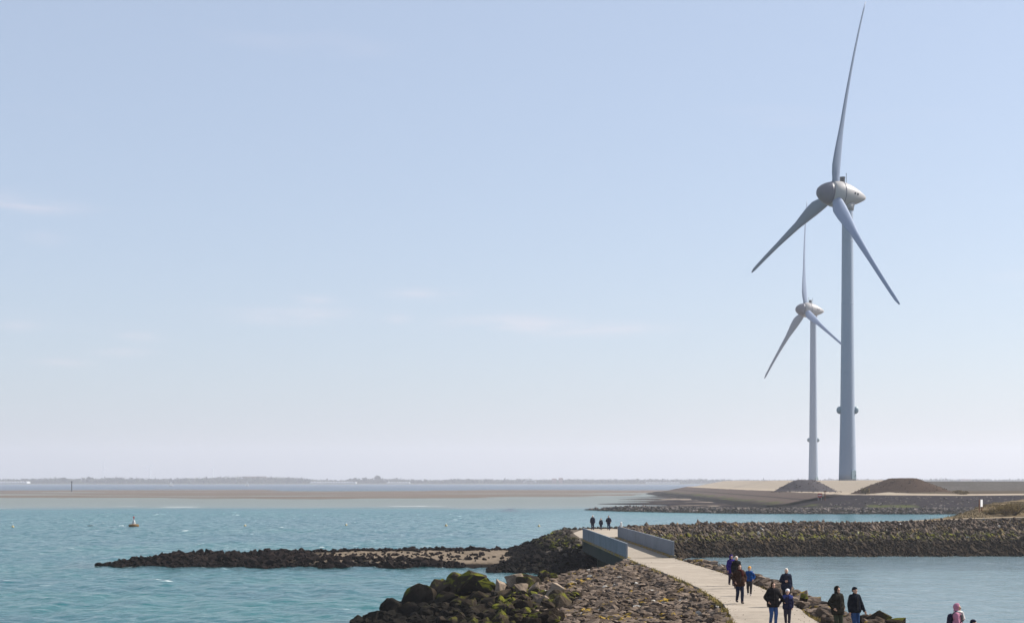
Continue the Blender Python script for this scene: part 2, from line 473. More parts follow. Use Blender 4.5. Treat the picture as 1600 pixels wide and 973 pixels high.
# ------------------------------------------------------------------ rocks
def hull_mesh(name, seed, n=13, boxy=.5, rough=0, sub=0, bev=.045):
    r = random.Random(seed); bm = bmesh.new()
    for k in range(n):
        v = Vector((r.gauss(0, 1), r.gauss(0, 1), r.gauss(0, 1))).normalized()
        m = max(abs(v.x), abs(v.y), abs(v.z)); v = v * ((1 - boxy) + boxy / m * .85) * r.uniform(.86, 1.06)
        bm.verts.new(v * .5)
    ch = bmesh.ops.convex_hull(bm, input=bm.verts)
    junk = [g for g in set(ch['geom_interior']) | set(ch['geom_unused']) if isinstance(g, bmesh.types.BMVert)]
    if junk: bmesh.ops.delete(bm, geom=junk, context='VERTS')
    if sub:
        bmesh.ops.bevel(bm, geom=list(bm.edges), offset=bev, segments=1, affect='EDGES', profile=.5)
        bmesh.ops.triangulate(bm, faces=bm.faces)
        bmesh.ops.subdivide_edges(bm, edges=bm.edges, cuts=sub, use_grid_fill=True)
        o = Vector((seed * 3.1, seed * 1.7, 0))
        for v in bm.verts:
            d = mnoise.noise(v.co * 3 + o) * .10 + mnoise.noise(v.co * 7 + o) * .055 + mnoise.noise(v.co * 15 + o) * .02
            v.co += v.co.normalized() * d * rough
    bmesh.ops.triangulate(bm, faces=bm.faces)
    return bm_mesh(bm, name)


def arrays(me):
    V = np.empty(len(me.vertices) * 3, np.float32); me.vertices.foreach_get('co', V)
    Fc = np.empty(len(me.polygons) * 3, np.int32); me.polygons.foreach_get('vertices', Fc)
    return V.reshape(-1, 3), Fc.reshape(-1, 3)


def variants(base, mat, count=9, **k):
    out = []
    for i in range(count):
        me = hull_mesh(base, 100 + i * 7 + len(base), **k); me.materials.append(mat); out.append(me)
    return out


def euler_mat(e): return np.array(Euler(e).to_matrix())


def scatter(parent, name, items, meshes, mat, keep=300, stuff_name=None):
    """items: (x,y,z,(sx,sy,sz),(rx,ry,rz)). The `keep` that show largest become objects, the rest one joined part"""
    arr = [arrays(m) for m in meshes]
    def shown(it):
        x, y, z, s, r = it
        if y < 5: return 0
        px, py = 800 + F * x / y, HY + F * (HC - z) / y
        return (max(s) / y) if (-20 < px < 1620 and py < 985) else 0
    order = sorted(range(len(items)), key=lambda i: -shown(items[i]))
    VV, FF, n0 = [], [], 0
    for k, i in enumerate(order):
        x, y, z, s, r = items[i]; vi = (i * 7 + k) % len(meshes)
        if k < keep and shown(items[i]) > 0:
            o = link(name, meshes[vi], None, parent, (x, y, z), r); o.scale = s
        else:
            V, Fc = arr[vi]; m = euler_mat(r)
            VV.append((V * np.array(s, np.float32)) @ m.T.astype(np.float32) + np.array((x, y, z), np.float32)); FF.append(Fc + n0); n0 += len(V)
    if VV:
        o = link(stuff_name or name, mesh_np(name, np.concatenate(VV), np.concatenate(FF)), mat, parent, smooth=False); o['kind'] = 'stuff'


def jgrid(x0, x1, y0, y1, s, r, j=.42):
    out = []
    y = y0
    while y < y1:
        x = x0 + r.random() * s
        while x < x1:
            out.append((x + r.uniform(-j, j) * s, y + r.uniform(-j, j) * s)); x += s
        y += s
    return out


def stones_near():
    r = random.Random(11); it = []
    pts = jgrid(1, 10.5, 56, 117, .40, r)
    X = np.array([p[0] for p in pts]); Y = np.array([p[1] for p in pts]); H = near_h(X, Y); U = xl(Y) - X
    for x, y, h, u in zip(X, Y, H, U):
        lim = 7.6 + 1.2 * math.sin(y * .35)
        if u < .22 or u > lim or h < -.1: continue
        s = min(1.0, .40 * math.exp(r.gauss(0, .28)))
        it.append((x, y, h + .05, (s * r.uniform(.9, 1.5), s * r.uniform(.7, 1.1), s * r.uniform(.4, .7)), (r.gauss(0, .2), r.gauss(0, .2), r.gauss(.3, .6))))
    pts = jgrid(11, 19, 48, 117, .46, r)
    X = np.array([p[0] for p in pts]); Y = np.array([p[1] for p in pts]); H = near_h(X, Y); Vv = X - xr(Y)
    for x, y, h, v in zip(X, Y, H, Vv):
        if v < .25 or h < -.2 or v > 6: continue
        s = r.uniform(.38, .75)
        it.append((x, y, h + .06, (s * r.uniform(1, 1.6), s * r.uniform(.7, 1.1), s * r.uniform(.45, .75)), (r.gauss(0, .22), r.gauss(0, .22), r.gauss(-.5, .5))))
    scatter(headland, 'stone', it, variants('stone', M_stone, 10, n=14, boxy=.7), M_stone)


def boulders_near():
    r = random.Random(23); vs = variants('boulder', M_boulder, 12, n=12, boxy=.4, rough=.85, sub=2, bev=.012)
    it = []
    pts = jgrid(-10.4, 4, 72, 108, .82, r)
    X = np.array([p[0] for p in pts]); Y = np.array([p[1] for p in pts]); H = near_h(X, Y); U = xl(Y) - X; E = near_end(X) - Y
    for x, y, h, u, e in zip(X, Y, H, U, E):
        lim = 7.6 + 1.2 * math.sin(y * .35)
        if u < lim - .2 or h < -.4 or e < .7: continue
        s = r.uniform(.62, 1.0) * (1.5 if r.random() < .16 else 1)
        it.append((x, y, h + .12 + r.uniform(-.1, .2), (s * r.uniform(.9, 1.3), s * r.uniform(.8, 1.1), s * r.uniform(.65, .95)), (r.gauss(0, .35), r.gauss(0, .35), r.uniform(0, 6.28))))
    # crest boulders that stand out in outline, then the dark ones right of the path
    for (px, py, d, w, hh) in ((588, 963, 93, 38, 26), (615, 945, 94, 42, 30), (655, 925, 95, 56, 36), (690, 915, 96, 44, 34), (718, 906, 96, 48, 34), (738, 903, 95, 48, 34),
                               (760, 912, 94, 34, 28), (822, 909, 94, 36, 26), (640, 950, 90, 40, 30), (700, 935, 92, 50, 34), (752, 935, 90, 44, 34), (790, 930, 91, 40, 30),
                               (1256, 931, 69.5, 13, 12), (1372, 965, 60, 46, 28), (1352, 968, 60.5, 30, 24), (1398, 973, 59, 40, 20)):
        p = P(px, py, d); k = d / F
        it.append((p.x, p.y, p.z - hh * k * .2, (w * k * 1.12, w * k * .95, hh * k * 1.35), (r.gauss(0, .15), r.gauss(0, .15), r.uniform(-.5, .5))))
    scatter(headland, 'boulder', it, vs, M_boulder)
    pv = variants('pale_boulder', M_paleboulder, 6, n=11, boxy=.3, rough=.4, sub=2, bev=.012)
    it = []
    for (px, py, d, w, hh, rz) in ((803, 906, 95, 30, 26, .3), (777, 918, 93, 26, 26, 1.2), (834, 922, 90, 22, 26, .7), (868, 936, 85, 36, 44, .2), (854, 950, 83, 30, 34, 1.0),
                                   (846, 966, 80, 40, 30, 2.0), (862, 970, 79, 30, 24, .4), (884, 972, 78, 28, 20, 1.6), (838, 938, 87, 26, 22, .1), (812, 925, 91, 34, 24, 2.2)):
        p = P(px, py, d); k = d / F
        it.append((p.x, p.y, p.z + hh * k * .05, (w * k * 1.2, w * k * 1.1, hh * k * 1.25), (r.gauss(0, .25), r.gauss(0, .25), rz)))
    scatter(headland, 'pale_boulder', it, pv, M_paleboulder)


def rocks_far():
    r = random.Random(31); it = []
    pts = jgrid(-4, 15, 140, 186, .55, r)
    X = np.array([p[0] for p in pts]); Y = np.array([p[1] for p in pts]); H = far_h(X, Y)
    for x, y, h in zip(X, Y, H):
        if h < -.3: continue
        flat = 6.4 < x < 12.9 and 154 < y < 180
        if flat: continue
        if 6.6 < x < 12.4 and y < 154 and h > 1.2: continue
        s = min(1.3, .56 * math.exp(r.gauss(0, .32)))
        it.append((x, y, h + .06, (s * r.uniform(.9, 1.3), s * r.uniform(.8, 1.1), s * r.uniform(.6, .95)), (r.gauss(0, .4), r.gauss(0, .4), r.uniform(0, 6.28))))
    scatter(groyne, 'rock', it, variants('rock', M_mound, 9, n=12, boxy=.4), M_mound)
    it = []
    pts = jgrid(13, 76, 160, 206, .45, r)
    X = np.array([p[0] for p in pts]); Y = np.array([p[1] for p in pts]); H = far_h(X, Y)
    for x, y, h in zip(X, Y, H):
        crest = np.interp(x, [13, 30, 130], [188, 191.5, 194])
        if h < -.25 or x / y > .37: continue
        if y > crest + 4.5 or (x > 40 and y > crest + 1.2): continue
        s = min(1.2, .45 * math.exp(r.gauss(0, .36)))
        it.append((x, y, h + .08, (s * r.uniform(.5, .8), s * r.uniform(.7, 1.1), s * r.uniform(1.0, 1.5)), (r.gauss(.25, .18), r.gauss(-.75, .22), r.gauss(0, .25))))
    for k in range(1500):
        x = r.uniform(44, 92); y = r.uniform(203, 320); h = float(far_h(np.array(x), np.array(y)))
        if h < -.2 or h > 2.6 or x / y > .36: continue
        s = r.uniform(.5, 1.0); it.append((x, y, h + .1, (s, s, s * .8), (r.gauss(0, .3), r.gauss(0, .3), r.uniform(0, 6.28))))
    scatter(groyne, 'basalt_block', it, variants('basalt_block', M_groyne, 9, n=14, boxy=.85), M_groyne)
    # spit
    it = []
    pts = jgrid(-45, 3, 151, 178, .52, r)
    X = np.array([p[0] for p in pts]); Y = np.array([p[1] for p in pts]); H = spit_h(X, Y)
    for x, y, h in zip(X, Y, H):
        if h < -.22: continue
        yf = float(np.interp(x, [-41.2, -36, -25, 3], [155.8, 154.2, 153, 152.5])); yb = float(np.interp(x, [-41.2, -36, -25, -15, 3], [156.2, 161, 170.5, 174, 176]))
        front = (y - yf) < (7 - .30 * max(0, x + 24)) and x < -5
        back = (yb - y) < 4.2 and x < 0
        tip = x < -23 + 6 * vnoise(x * .3, y * .3, 4)
        dens = 1.0 if (front or tip or back) else (.18 if x < -3 else .04)
        if r.random() > dens: continue
        s = min(1.5, .62 * math.exp(r.gauss(0, .34))) * (1.0 if dens == 1 else .6)
        it.append((x, y, h + .07, (s * r.uniform(.9, 1.4), s * r.uniform(.8, 1.1), s * r.uniform(.6, .9)), (r.gauss(0, .35), r.gauss(0, .35), r.uniform(0, 6.28))))
    for (px, py, d, w, hh) in ((418, 860, 169, 16, 11), (240, 872, 160, 14, 10), (770, 879, 156, 14, 8), (746, 882, 155, 17, 8), (728, 876, 157, 14, 8)):
        p = P(px, py, d); k = d / F
        it.append((p.x, p.y, p.z, (w * k, w * k, hh * k), (0, 0, r.uniform(0, 3))))
    scatter(spit, 'rock', it, variants('spit_rock', M_spit, 9, n=12, boxy=.4), M_spit)


stones_near(); boulders_near(); rocks_far()

# ------------------------------------------------------------------ path
def build_path():
    bm = bmesh.new(); ys = np.linspace(24, 113.6, 60); prev = None
    for y in ys:
        a, b = bm.verts.new((float(xl(y)) + .06, y, PZ - .045)), bm.verts.new((float(xr(y)) - .06, y, PZ - .045))
        if prev: bm.faces.new((prev[0], prev[1], b, a))
        prev = (a, b)
    path = link('path', bm_mesh(bm, 'path'), M_joint); tag(path, kind='structure')
    r = random.Random(4); y = 24.0
    while y < 113.0:
        y2 = min(y + 3.6, 113.55)
        if 113.55 - y2 < 1.2: y2 = 113.55
        bm = bmesh.new(); n = 5; dz = r.uniform(-.002, .002); tl = r.uniform(-.002, .002)
        top, bot = [], []
        for k in range(n):
            yy = y + .006 + (y2 - y - .012) * k / (n - 1)
            for s, x in ((0, float(xl(yy))), (1, float(xr(yy)))):
                z = PZ + dz + tl * (k / (n - 1) - .5) * 2
                x += .05 * (vnoise(yy * 3.1, s * 9.0, 8) - .5) * 2
                top.append(bm.verts.new((x, yy, z))); bot.append(bm.verts.new((x, yy, PZ - .2)))
        for k in range(n - 1):
            a, b, c, d = 2 * k, 2 * k + 1, 2 * k + 3, 2 * k + 2
            bm.faces.new([top[i] for i in (a, b, c, d)])
            bm.faces.new([top[a], top[d], bot[d], bot[a]]); bm.faces.new([top[b], bot[b], bot[c], top[c]])
        bm.faces.new([top[0], bot[0], bot[1], top[1]]); bm.faces.new([top[-2], top[-1], bot[-1], bot[-2]])
        link('slab', bm_mesh(bm, 'slab'), M_path, path)
        y = y2
    return path


path = build_path()


def path_grit():
    r = random.Random(61); it = []
    for k in range(320):
        y = r.uniform(57, 113); side = r.random() < .5; q = abs(r.gauss(0, .28))
        x = float(xl(y)) + q if side else float(xr(y)) - q
        s = r.uniform(.02, .06); it.append((x, y, PZ + s * .2, (s * 1.3, s, s * .7), (r.gauss(0, .3), r.gauss(0, .3), r.uniform(0, 6.28))))
    scatter(path, 'pebble', it, variants('pebble', M_stone, 4, n=8, boxy=.3), M_stone, keep=0)


path_grit()


def far_path():
    """pale surface beyond the bridge and the track on the crest of the groyne"""
    def strip(name, pts, mat, lift=.10):
        bm = bmesh.new(); prev = None
        for (xa, ya, xb, yb) in pts:
            za = max(float(far_h(np.array(xa), np.array(ya))), float(far_h(np.array(xb), np.array(yb)))) + lift
            a, b = bm.verts.new((xa, ya, za)), bm.verts.new((xb, yb, za))
            if prev: bm.faces.new((prev[0], prev[1], b, a))
            prev = (a, b)
        g = bmesh.ops.extrude_face_region(bm, geom=list(bm.faces)); bmesh.ops.translate(bm, verts=[v for v in g['geom'] if isinstance(v, bmesh.types.BMVert)], vec=(0, 0, -.35))
        o = link(name, bm_mesh(bm, name), mat); tag(o, kind='structure')
    strip('far_path', [(6.2, 150.6, 10.9, 150.6), (5.9, 158, 11.2, 158), (6.6, 166, 11.6, 166), (7.6, 174, 12.2, 174), (8.6, 180, 12.4, 180)], M_path)
    strip('crest_track', [(x, float(np.interp(x, [30, 46, 130], [192.8, 193.6, 198])), x, float(np.interp(x, [30, 46, 130], [194.6, 196.2, 200.5]))) for x in range(30, 130, 4)],
          plain('track_sand', (.27, .215, .155), .9, .2, .8), .12)


far_path()


def edge_grass():
    r = random.Random(77); V, Fc = [], []
    for k in range(2000):
        y = r.uniform(57, 113) if k % 3 else r.uniform(57, 75)
        side = r.random() < .62
        d = abs(r.gauss(0, .13)); x = (float(xl(y)) - d) if side else (float(xr(y)) + d)
        if vnoise(y * .5, side * 7, 3) < .40: continue
        a = r.uniform(0, 6.28); h = r.uniform(.05, .15); w = r.uniform(.02, .05); i = len(V)
        V += [(x - w * math.cos(a), y - w * math.sin(a), PZ - .1), (x + w * math.cos(a), y + w * math.sin(a), PZ - .1), (x + r.gauss(0, .05), y + r.gauss(0, .05), PZ + h - .02)]
        Fc.append((i, i + 1, i + 2))
    t = NT('dry_edge_grass'); m = t.done(t.mix(t.rnd(), (.22, .17, .05), (.38, .29, .11)), .8)
    o = link('grass', mesh_np('grass', np.array(V), np.array(Fc)), m)
    tag(o, 'short yellowed grass and moss along the edges of the concrete path', 'grass', kind='stuff')


edge_grass()


def bank_grass():
    r = random.Random(78); V, Fc = [], []
    for k in range(14000):
        x = r.uniform(44, 90); y = r.uniform(200.5, 262)
        if x / y > .36: continue
        h = float(far_h(np.array(x), np.array(y)))
        if h < 2.7 or vnoise(x * .35, y * .2, 13) < .42: continue
        for q in range(3):
            a = r.uniform(0, 6.28); t = r.uniform(.08, .24); w = .06; i = len(V); dx, dy = r.gauss(0, .25), r.gauss(0, .25)
            V += [(x + dx - w * math.cos(a), y + dy - w * math.sin(a), h - .05), (x + dx + w * math.cos(a), y + dy + w * math.sin(a), h - .05), (x + dx + r.gauss(0, .12), y + dy + r.gauss(0, .12), h + t)]
            Fc.append((i, i + 1, i + 2))
    t = NT('bank_grass_blade'); m = t.done(t.mix(t.rnd(), (.12, .09, .045), (.22, .17, .095)), .85)
    o = link('dry_grass', mesh_np('dry_grass', np.array(V), np.array(Fc)), m)
    tag(o, 'dry tan grass on the bank around the white information board', 'grass', kind='stuff')


bank_grass()

# ------------------------------------------------------------------ footbridge
def build_bridge():
    root = empty('footbridge', (9.6, 132, 0))
    inv = Matrix.Translation((-9.6, -132, 0))
    LA, LB = Vector((8.5, 113.6, 0)), Vector((6.98, 150.5, 0)); RA, RB = Vector((12.1, 115.2, 0)), Vector((10.62, 153.5, 0))

    def prism(name, quad, z0, z1, mat, bev=0.0):
        bm = bmesh.new()
        lo = [bm.verts.new((p.x, p.y, z0)) for p in quad]; hi = [bm.verts.new((p.x, p.y, z1)) for p in quad]
        bm.faces.new(lo[::-1]); bm.faces.new(hi)
        for k in range(4): bm.faces.new((lo[k], lo[(k + 1) % 4], hi[(k + 1) % 4], hi[k]))
        bmesh.ops.recalc_face_normals(bm, faces=bm.faces)
        if bev: bmesh.ops.bevel(bm, geom=list(bm.edges), offset=bev, segments=1, affect='EDGES')
        bmesh.ops.transform(bm, matrix=inv, verts=bm.verts)
        return link(name, bm_mesh(bm, name), mat, root)
    nx = Vector((1, .04, 0)).normalized()

    def strip(A, B, t0, t1, o0, o1):
        a, b = A.lerp(B, t0), A.lerp(B, t1)
        return [a + nx * o0, a + nx * o1, b + nx * o1, b + nx * o0]
    # deck planks of concrete, girder faces below
    DA, DB = LA + nx * .25, LB + nx * .25
    n = 9
    for k in range(n):
        t0, t1 = k / n + .0006, (k + 1) / n - .0006
        a, b, c, d = LA.lerp(LB, t0) + nx * .30, RA.lerp(RB, t0) - nx * .30, RA.lerp(RB, t1) - nx * .30, LA.lerp(LB, t1) + nx * .30
        prism('deck_slab', [a, b, c, d], PZ - .25, PZ + .004, M_deck)
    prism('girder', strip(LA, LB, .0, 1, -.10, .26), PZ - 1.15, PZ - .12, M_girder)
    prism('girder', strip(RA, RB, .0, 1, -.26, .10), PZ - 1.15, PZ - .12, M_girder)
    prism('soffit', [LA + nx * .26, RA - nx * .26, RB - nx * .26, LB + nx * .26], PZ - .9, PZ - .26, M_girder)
    prism('ledge', strip(LA, LB, -.004, 1.004, -.20, .29), PZ - .12, PZ + .03, M_ledge)
    prism('ledge', strip(RA, RB, -.004, 1.004, -.29, .20), PZ - .12, PZ + .12, M_ledge)
    for A, B, z in ((LA, LB, PZ + .03), (RA, RB, PZ + .12)):
        m = 6
        for k in range(m):
            prism('parapet_panel', strip(A, B, k / m + (.0003 if k else 0), (k + 1) / m - (.0004 if k < m - 1 else 0), -.065, .065), z, z + 1.06, M_parapet, .012)
    # abutments and a pier
    for t0, t1 in ((-.02, .03), (.965, 1.02)):
        a, b, c, d = LA.lerp(LB, t0) + nx * .1, RA.lerp(RB, t0) - nx * .1, RA.lerp(RB, t1) - nx * .1, LA.lerp(LB, t1) + nx * .1
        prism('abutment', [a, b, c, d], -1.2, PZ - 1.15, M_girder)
    for t in (.36, .68):
        a, b, c, d = LA.lerp(LB, t) + nx * .3, RA.lerp(RB, t) - nx * .3, RA.lerp(RB, t + .02) - nx * .3, LA.lerp(LB, t + .02) + nx * .3
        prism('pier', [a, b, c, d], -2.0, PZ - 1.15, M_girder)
    tag(root, 'low concrete footbridge with two solid grey parapets over the tidal gap', 'bridge')


build_bridge()

# ------------------------------------------------------------------ far dike, mounds, tidal flat
DK = np.array([(600, 452), (400, 446), (200, 436), (125, 431), (104, 432), (98, 438), (97, 455), (101, 520), (105, 640), (111, 850), (120, 1060)], float)


def dike_s(x, y):
    """signed distance from the dike road line: + inland, - seaward"""
    best = np.full(np.shape(x), 1e9); sg = np.ones(np.shape(x))
    for a, b in zip(DK, DK[1:]):
        d = b - a; t = np.clip(((x - a[0]) * d[0] + (y - a[1]) * d[1]) / (d @ d), 0, 1)
        qx, qy = x - (a[0] + t * d[0]), y - (a[1] + t * d[1]); dist = np.hypot(qx, qy)
        cr = d[0] * qy - d[1] * qx
        m = dist < best; best = np.where(m, dist, best); sg = np.where(m, np.where(cr < 0, 1.0, -1.0), sg)
    return best * sg


def dike_h(x, y):
    s = dike_s(x, y)
    z = np.where(s < 0, np.where(s > -17, 4.85 + s * .20, np.where(s > -20, 1.45, 1.45 + (s + 20) * .16)), 4.85)
    top = 8.95 + .25 * np.sin(x * .03)
    z = np.where(s > 5, np.minimum(4.85 + (s - 5) * .19, top), z)
    right = sstep(117, 132, x - np.maximum(y - 450, 0) * .25)                              # east of the mounds the crest stays low and dips before the rear dike
    z = np.where((s > 5), z * (1 - right) + right * np.minimum(5.0, z), z)
    return z + (fbm(x * .06, y * .06, 40) - .5) * .3 * (s < 0) + (fbm(x * .03, y * .03, 44) - .5) * .25


def dike_material():
    t = NT('dike_revetment')
    at = t.t.nodes.new('ShaderNodeAttribute'); at.attribute_name = 'inland'
    s = at.outputs['Fac']; n = t.noise(.25, 5, .7)
    basalt = t.mix(n, (.016, .014, .017), (.045, .039, .042))
    tan = t.mix(n, (.06, .046, .040), (.13, .10, .085))
    sea = t.mix(t.step(445, 470, t.y), basalt, tan)
    sea = t.mix(t.M('MULTIPLY', t.M('MULTIPLY', t.step(2.7, 2.8, t.z), t.step(3.15, 3.05, t.z)), .6), sea, (.03, .026, .026))
    sea = t.mix(t.step(2.0, 1.2, t.M('ADD', t.z, t.M('MULTIPLY_ADD', t.noise(.2, 3), .8, -.4))), sea, (.022, .02, .02))
    sea = t.mix(t.M('MULTIPLY', t.M('MULTIPLY', t.step(1.1, 1.6, t.z), t.step(2.3, 1.8, t.z)), t.M('MULTIPLY', t.step(.5, .62, t.noise(.08, 3)), t.step(116, 106, t.x))), sea, (.07, .075, .03))
    road = t.mix(t.noise(.1, 3), (.29, .24, .18), (.35, .29, .225))
    apron = t.mix(t.noise(.12, 4, .6), (.27, .225, .175), (.33, .28, .22))
    scrub = t.mix(t.noise(.15, 4, .65), (.045, .035, .025), (.10, .08, .06))
    apron = t.mix(t.step(112, 118, t.M('SUBTRACT', t.x, t.M('MULTIPLY', t.M('SUBTRACT', t.y, 450), .25))), apron, scrub)
    c = t.mix(t.step(-1.5, -.8, s), sea, road); c = t.mix(t.step(5, 6.5, s), c, apron)
    t.bump(t.noise(1.0, 4, .7), .25)
    return t.done(c, .9)


dike = heightfield('sea_dike', 60, 330, 392, 1050, 2.0, dike_h, dike_material(), cut=-.3, stepy=2.0)
_co = np.empty(len(dike.data.vertices) * 3, np.float32); dike.data.vertices.foreach_get('co', _co); _co = _co.reshape(-1, 3)
_at = dike.data.attributes.new('inland', 'FLOAT', 'POINT'); _at.data.foreach_set('value', dike_s(_co[:, 0], _co[:, 1]).astype(np.float32))


def rear_dike():
    fn = lambda x, y: np.minimum(np.minimum((y - 560) * .13 + 3, 8.35 + .3 * (vnoise(x * .02, y * .02, 6) - .5)), (x - 150) * .5 + 5)
    heightfield('rear_dike', 150, 460, 545, 640, 4.0, fn, ground_mat('rear_dike_grass', (.05, .046, .042), (.10, .09, .08), scale=.1), cut=2.0)


rear_dike()


def mound(name, cx, cy, rx, ry, z0, z1, flat, mat):
    """a flat-topped heap"""
    fn = lambda x, y: z0 + (z1 - z0) * np.clip((1 - np.hypot((x - cx) / rx, (y - cy) / ry)) / (1 - flat), 0, 1) ** .9 + (fbm(x * .3, y * .3, 3) - .5) * .3 - .1
    return heightfield(name, cx - rx, cx + rx, cy - ry, cy + ry, 1.2, fn, mat, cut=z0 - .3)


M_heap = ground_mat('gravel_heap', (.040, .026, .019), (.080, .055, .041), scale=.35)
M_heap2 = ground_mat('basalt_heap', (.045, .041, .046), (.09, .08, .083), scale=.35)
# the big heap stands right of the near turbine, the small one in front of the far turbine
heap_a = mound('gravel_heap', (1411 - 800) / F * 447, 447, 16.0, 9.0, 4.6, 9.5, .25, M_heap)
heap_b = mound('basalt_heap', (1258 - 800) / F * 452, 452, 9.2, 7.5, 5.6, 9.05, .30, M_heap2)


def far_stones():
    r = random.Random(91); items = []
    for k in range(5200):
        t = r.random(); x = 21.5 + t ** .8 * 224
        yc = float(np.interp(x, [21, 26, 42, 60, 130, 260], [456, 448, 430, 414, 404, 402])); wdt = float(np.interp(x, [21, 30, 60, 260], [2.5, 11, 12, 8]))
        y = yc + r.uniform(-1, 1) * wdt
        q = 1 - abs(y - yc) / wdt; z = -.15 + 1.25 * min(1, q * 1.5) * min(1, (x - 20) / 14 + .08)
        s = r.uniform(.7, 1.5)
        items.append((x, y, z, (s * 1.2, s, s * .8), (r.gauss(0, .3), r.gauss(0, .3), r.uniform(0, 6.28))))
    berm = heightfield('stone_berm', 20, 262, 392, 470, 2.0,
                       lambda x, y: np.minimum((x - 21.5) * .11, 1.1 * np.clip((1 - np.abs(y - np.interp(x, [21, 26, 42, 60, 130, 260], [456, 448, 430, 414, 404, 402])) / np.interp(x, [21, 30, 60, 260], [2.5, 11, 12, 8])) * 1.5, -.3, 1)) - .1,
                       M_farground, cut=-.25)
    scatter(berm, 'rock', items, variants('berm_rock', M_berm, 7, n=10, boxy=.4), M_berm)
    items = []
    for k in range(1500):
        x = r.uniform(85, 260); y = r.uniform(408, 431)
        z = float(dike_h(np.array(x), np.array(y)))
        if z < 1 or z > 4.4: continue
        s = r.uniform(.5, 1.0); items.append((x, y, z, (s * 1.3, s, s * .5), (0, 0, r.uniform(0, 6.28))))
    scatter(dike, 'rock', items, variants('dike_rock', M_berm, 5, n=9, boxy=.5), M_berm, keep=0)


far_stones()


def heap_stones(o, cx, cy, rx, ry, mat, n, seed):
    r = random.Random(seed); co = np.empty(len(o.data.vertices) * 3, np.float32); o.data.vertices.foreach_get('co', co); co = co.reshape(-1, 3); it = []
    for k in range(n):
        v = co[r.randrange(len(co))]; s = r.uniform(.2, .45)
        it.append((v[0] + r.uniform(-.6, .6), v[1] + r.uniform(-.6, .6), v[2] - .05, (s * 1.3, s, s * .7), (r.gauss(0, .3), r.gauss(0, .3), r.uniform(0, 6.28))))
    scatter(o, 'stone', it, variants('heap_stone', mat, 5, n=9, boxy=.4), mat, keep=0)


M_heapstone = rock_mat('heap_stone', (.04, .031, .025), (.085, .065, .053))
heap_stones(heap_a, 0, 0, 0, 0, M_heapstone, 900, 3); heap_stones(heap_b, 0, 0, 0, 0, M_heapstone, 350, 4)


def flats():
    """tidal mud flat and bars: low ragged sheets just above the water"""
    def sheet(name, x0, x1, y0, y1, sx, sy, fn, mat):
        heightfield(name, x0, x1, y0, y1, sx, fn, mat, cut=-.02, stepy=sy)
    t = NT('tidal_mud')
    c = t.mix(t.noise(.012, 4, .6, stretch=(.25, 1, 1)), (.105, .083, .068), (.155, .13, .11))
    c = t.mix(t.step(.55, .68, t.noise(.006, 3, .6, stretch=(.15, 1, 1))), c, (.10, .088, .09))
    mud = t.done(c, .75)
    def fn(x, y):
        yf = np.interp(x, [-700, -250, 0, 60, 130, 300], [800, 790, 860, 940, 990, 1020]) + (fbm(x * .010, y * 0, 8) - .5) * 620
        yb = np.interp(x, [-700, 0, 300], [1330, 1400, 1480]) + (fbm(x * .006, y * 0, 12) - .5) * 700
        return np.minimum(np.minimum((y - yf) * .006, (yb - y) * .006), .22) + (fbm(x * .006, y * .025, 15) - .5) * 1.25 - .05
    sheet('tidal_flat', -900, 320, 700, 1560, 9, 9, fn, mud)
    t = NT('dark_shoal')
    c = t.mix(t.step(.35, .65, t.noise(.05, 4, .6, stretch=(.8, .35, 1))), (.016, .014, .017), (.05, .040, .036))
    c = t.mix(t.step(.56, .62, t.noise(.035, 3, .6, stretch=(1, .3, 1))), c, (.19, .155, .125))
    sh = t.done(c, .8)
    def fn2(x, y):
        e = np.interp(y, [425, 445, 470, 520, 600, 720, 900], [66, 52, 40, 38, 48, 62, 84]) - 9 * np.sin(y * .09) - (fbm(y * .03, y * 0 + x * .02, 30) - .5) * 30
        return np.minimum((x - e) * .02, .45) + (fbm(x * .05, y * .03, 33) - .5) * .28
    sheet('shoal', 10, 108, 425, 900, 2.0, 2.5, fn2, sh)


flats()

